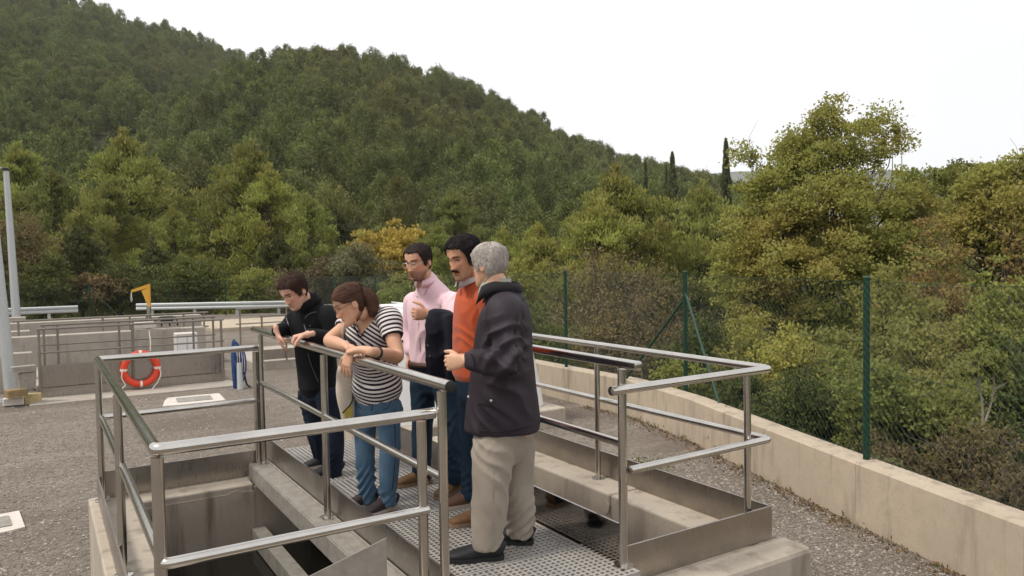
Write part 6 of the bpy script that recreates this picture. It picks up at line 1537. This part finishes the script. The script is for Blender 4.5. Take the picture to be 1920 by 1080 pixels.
MB().tube([at(813, 681, 5.38) + .176 * math.cos(a) * sC + .136 * math.sin(a) * fC for a in np.linspace(0, 6.283, 33)], .017, 8, caps=False).build('belt', BELT, pC)
shoe(pC, at(790, 898, 5.46), fC * .5 - HR * .7, .29, SUEDE, SOLE_TAN); shoe(pC, at(849, 905, 5.26), fC + HR * .1, .29, SUEDE, SOLE_TAN)
dj = thing('folded_jacket', at(828, 640, 5.0), 'navy jacket folded over the forearm of the man in pink', 'jacket')
dv_ = nrmz(e2 - w2)
dro = [(828, 586, 5.0, .085, .030), (828, 594, 4.99, .100, .060), (829, 620, 4.985, .106, .062), (829, 655, 4.99, .108, .056), (831, 690, 5.0, .104, .048), (833, 712, 5.01, .09, .034)]
g_ = garment(dj, 'cloth', [loft(T3(dro), dv_, 24, 5, power=2.8), loft([(*at(812, 596, 4.945), .05, .022), (*at(811, 640, 4.93), .055, .026), (*at(813, 684, 4.94), .048, .022), (*at(816, 700, 4.95), .03, .016)], dv_, 18, 4), loft([(*at(842, 594, 4.94), .045, .022), (*at(845, 640, 4.925), .042, .03), (*at(846, 690, 4.93), .040, .028), (*at(847, 722, 4.94), .036, .022)], dv_, 18, 4)], NAVY, .008, 2, [(at(828, 700, 5), at(828, 600, 5), HR * 2.4, 20, .020, .3), (at(800, 600, 5), at(850, 600, 5), UP * .3, 40, .006, .3)], 15, .006, 20)
for q in ((802, 648), (806, 668)): dot(g_, *q, .008, METAL_F, 'button', g_)

# ---- man in the orange sweater
fD = nrmz(-.85 * HR - .45 * HF); sD = right_of(fD); ft_ = at(882, 955, 4.78)
pD = thing('person', (*ft_[:2], 0), 'black haired man with a moustache in an orange sweater, half hidden', 'person', 'people on the walkway')
hD = at(869, 481, 4.60); HD = head_frame(-.66 * HR - .66 * HF - .32 * UP)
tor = [(893, 700, 4.80, .176, .132), (893, 660, 4.79, .178, .132), (894, 610, 4.77, .186, .134), (896, 570, 4.75, .194, .126), (895, 548, 4.74, .180, .100), (890, 534, 4.72, .110, .082), (883, 522, 4.70, .066, .068)]
shR, shL = at(876, 560, 4.92), at(918, 562, 4.58); e1, w1 = at(874, 630, 5.0), at(868, 688, 4.96); e2, w2 = at(926, 640, 4.60), at(918, 690, 4.50)
legsD = ([at(884, 716, 4.9), at(906, 716, 4.74)], [at(886, 810, 4.93), at(910, 815, 4.70)], [at(884, 922, 4.96), at(906, 955, 4.64)])
bd = [loft([(*at(884, 528, 4.71), .064, .066), (*(hD - HD[2] * .08 - HD[1] * .028), .058, .060)], sD, 16, 4), loft(T3(tor, .8), sD)]
bd += [loft([R5(shR, .05), R5(e1, .04), R5(w1, .029)], HF, 14), loft([R5(shL, .05), R5(e2, .04), R5(w2, .029)], HF, 14)]
bd += hand_pieces(w1, -UP, HR * .5 - HF * .6, fD, .4, 1.0) + hand_pieces(w2, -UP, HF * .6, fD, .4, 1.0)
for h, k, a in zip(*legsD): bd.append(loft([R5(h - UP * .06, .062), R5(k, .046), R5(a, .036), R5(a - UP * .05, .033)], sD, 14))
make_body(pD, bd, hD, HD, SK_D, dict(stubble=.35, w=1.04, hs=1.05, brow=1.2))
make_hair(pD, hD, HD, short_hair(.070, -.045, -.085), .013, H_BLACK, 24, 1.05, 1.04, rough=.005, strands=2600, lens=.034)
ld = lambda p: hD + 1.05 * (np.array(p) @ HD)
garment(pD, 'moustache', [loft([(*ld((-.030, .088, -.064)), .004, .004), (*ld((-.018, .0985, -.0545)), .007, .006), (*ld((0, .1035, -.0525)), .0065, .006), (*ld((.018, .0985, -.0545)), .007, .006), (*ld((.030, .088, -.064)), .004, .004)], HD[2], 12, 4)], H_BLACK, .003, 1, None, 2, .001, 120)
garment(pD, 'jeans', legs(at(893, 712, 4.8), *legsD, sD, (.104, .082, .070)), DENIM_C, .011, 3, trouser_wr(*legsD), 16, .003)
axD = nrmz(at(883, 522, 4.70) - at(894, 610, 4.77))
def cutD(V):
    q = V - at(884, 528, 4.705); u = q @ fD; l_ = q @ sD; h = q @ UP
    w_ = V - CAM; z_ = w_ @ CF; x_ = 960 + FPX * (w_ @ CR) / z_; y_ = 540 - FPX * (w_ @ CU) / z_
    return (h > .02) | ((u > -.02) & (np.abs(x_ - (869 + (541 - y_) * .35)) < np.clip((542 - y_) * .50, 0, 13)) & (y_ > 500))
sw = garment(pD, 'orange_sweater', [loft(T3([(x, y, d_, a + .006, b + .006) for x, y, d_, a, b in tor]), sD, 28, 5, power=2.25), loft([R5(shR - sD * .05, .084), R5(shR, .078), R5(shR * .5 + e1 * .5, .066), R5(e1, .058), R5(w1 + UP * .02, .044)], HF, 18), loft([R5(shL + sD * .05, .084), R5(shL, .078), R5(shL * .5 + e2 * .5, .066), R5(e2, .058), R5(w2 + UP * .02, .044)], HF, 18)], ORANGE, .009, 4, [(at(870, 680, 4.65), at(870, 600, 4.65), HR, 40, .011, .16), (shR, e1, HF, 55, .005, .12)], 17, .004, 14, cutD)
garment(pD, 'undershirt', [loft(T3([(x, y, d_, a * .88, b * .96) for x, y, d_, a, b in tor]), sD, 24, 5)], WHITE_SH, .010, 2, None, 18, .001)
band_collar(pD, at(882, 527, 4.70), UP + HD[2] * .3, fD, .072, .048, WHITE_SH, .32, .012, .022, .005, fall=.036)
shoe(pD, at(884, 934, 4.97), fD + HR * -.2, .285, SUEDE2, SOLE_W); shoe(pD, at(905, 970, 4.64), fD + HR * -.3, .285, SUEDE, SOLE_TAN)

# ---- white haired man in the dark jacket
fE = nrmz(-.97 * HR + .22 * HF); sE = right_of(fE); ft_ = at(930, 1030, 4.15)
pE = thing('person', (*ft_[:2], 0), 'white haired old man in a dark jacket and khaki trousers seen from behind', 'person', 'people on the walkway')
hE = at(917, 497, 4.17); HE = head_frame(-.74 * HR + .64 * HF - .12 * UP)
tor = [(942, 806, 4.20, .215, .205), (942, 785, 4.20, .220, .205), (942, 740, 4.20, .216, .190), (944, 680, 4.19, .212, .166), (946, 625, 4.18, .214, .152), (948, 590, 4.18, .212, .136), (945, 566, 4.18, .178, .112), (936, 548, 4.18, .110, .090), (929, 536, 4.18, .078, .082)]
shR, shL = at(952, 585, 4.36), at(944, 585, 4.00); e1, w1 = at(945, 672, 4.46), at(888, 668, 4.44); e2, w2 = at(955, 680, 3.90), at(874, 676, 3.88)
legsE = ([at(926, 816, 4.10), at(962, 812, 4.30)], [at(921, 912, 4.07), at(969, 905, 4.30)], [at(914, 1012, 4.06), at(973, 990, 4.28)])
bd = [loft([(*at(930, 545, 4.18), .066, .070), (*(hE - HE[2] * .078 - HE[1] * .030), .060, .062)], sE, 16, 4), loft(T3(tor, .8), sE)]
bd += [loft([R5(shR, .05), R5(e1, .042), R5(w1, .03)], UP, 14), loft([R5(shL, .055), R5(e2, .044), R5(w2, .031)], UP, 14)]
bd += hand_pieces(w1, -HR, -UP, HF, .7, 1.0) + hand_pieces(w2, -HR * .97 - UP * .12 + HF * .1, HF * .95 - UP * .1, UP, 1.05, 1.05, thumb_out=.45)
for h, k, a in zip(*legsE): bd.append(loft([R5(h - UP * .16, .062), R5(k, .05), R5(a, .038), R5(a - UP * .05, .035)], sE, 14))
make_body(pE, bd, hE, HE, SK_E, dict(stubble=.15, w=1.02, hs=1.0))
make_hair(pE, hE, HE, short_hair(.078, -.03, -.088, .012), .010, H_GREY, 25, w=1.02, rough=.004, strands=3200, lens=.026)
def brk(V):
    return V
kt = garment(pE, 'khaki_trousers', legs(at(941, 806, 4.2), *legsE, sE, (.122, .104, .086), .98, b0=.14), KHAKI, .010, 3, trouser_wr(*legsE, .022), 19, .006, 10)
trim(kt, [(884, 822), (889, 838), (896, 856)], .003, KHAKI, 'pocket_seam', kt, .001); trim(kt, [(922, 830), (925, 880), (924, 930), (922, 990)], .0025, KHAKI, 'side_seam', kt, .001)
jp = [loft(T3(tor), sE, 30, 5, power=2.2, rnd_cap=False)]
jp += [loft([R5(shL + sE * .08, .10), R5(shL, .092), R5(shL * .55 + e2 * .45, .082), R5(e2 * .9 + shL * .1, .078), R5(e2, .074), R5(e2 * .55 + w2 * .45, .068), R5(w2 + HR * .025, .056)], UP, 20), loft([R5(shR - sE * .08, .10), R5(shR, .09), R5(e1, .072), R5(w1 + HR * .02, .055)], UP, 18)]
jk = garment(pE, 'dark_jacket', jp, JACKET, .009, 4, [(shL, e2, HR * 1.4, 42, .022, .13), (e2 + HR * .06, e2 - HR * .14, UP * 1.2, 46, .024, .12), (w2 + HR * .12, w2, UP, 60, .012, .09), (at(960, 760, 4.05), at(950, 680, 4.05), HR * 1.5, 30, .018, .17), (at(985, 620, 4.1), at(975, 700, 4.1), HR * 1.8, 26, .016, .15), (at(900, 800, 4.05), at(905, 740, 4.05), HR, 34, .013, .14)], 20, .005, 11)
band_collar(pE, at(936, 548, 4.18), UP * .85 - fE * .10, fE, .092, .064, JK_DARK, .6, .012, .055, .010, fall=.045)
band_collar(pE, at(928, 538, 4.18), UP * .9 - fE * .10, fE, .074, .055, SHIRT_GREY, .3, .006, .06, .005, 'shirt_collar')
patch(jk, [(873, 742), (925, 748), (923, 760), (898, 757), (874, 753)], JACKET, 'pocket_flap', jk, .008, .006); trim(jk, [(872, 753), (898, 758), (925, 761)], .004, JK_DARK, 'pocket_seam', jk); trim(jk, [(981, 560), (972, 590), (966, 620), (968, 650)], .004, JK_DARK, 'arm_seam', jk)
for q in ((879, 744), (921, 751)): dot(jk, *q, .007, METAL_L, 'snap', jk)
trim(jk, [(868, 800), (900, 808), (940, 810), (985, 802), (1012, 792)], .004, JK_DARK, 'hem_seam', jk)
trim(jk, [(884, 664), (889, 676), (890, 692)], .005, JK_DARK, 'cuff_seam', jk)
shoe(pE, at(916, 1026, 4.07), -HR - .12 * HF, .30, BLK_SHOE, SOLE_BLK, wd=.056); shoe(pE, at(973, 1003, 4.29), -HR + .1 * HF, .30, BLK_SHOE, SOLE_BLK, wd=.056)

bpy.data.scenes.remove(TMP)
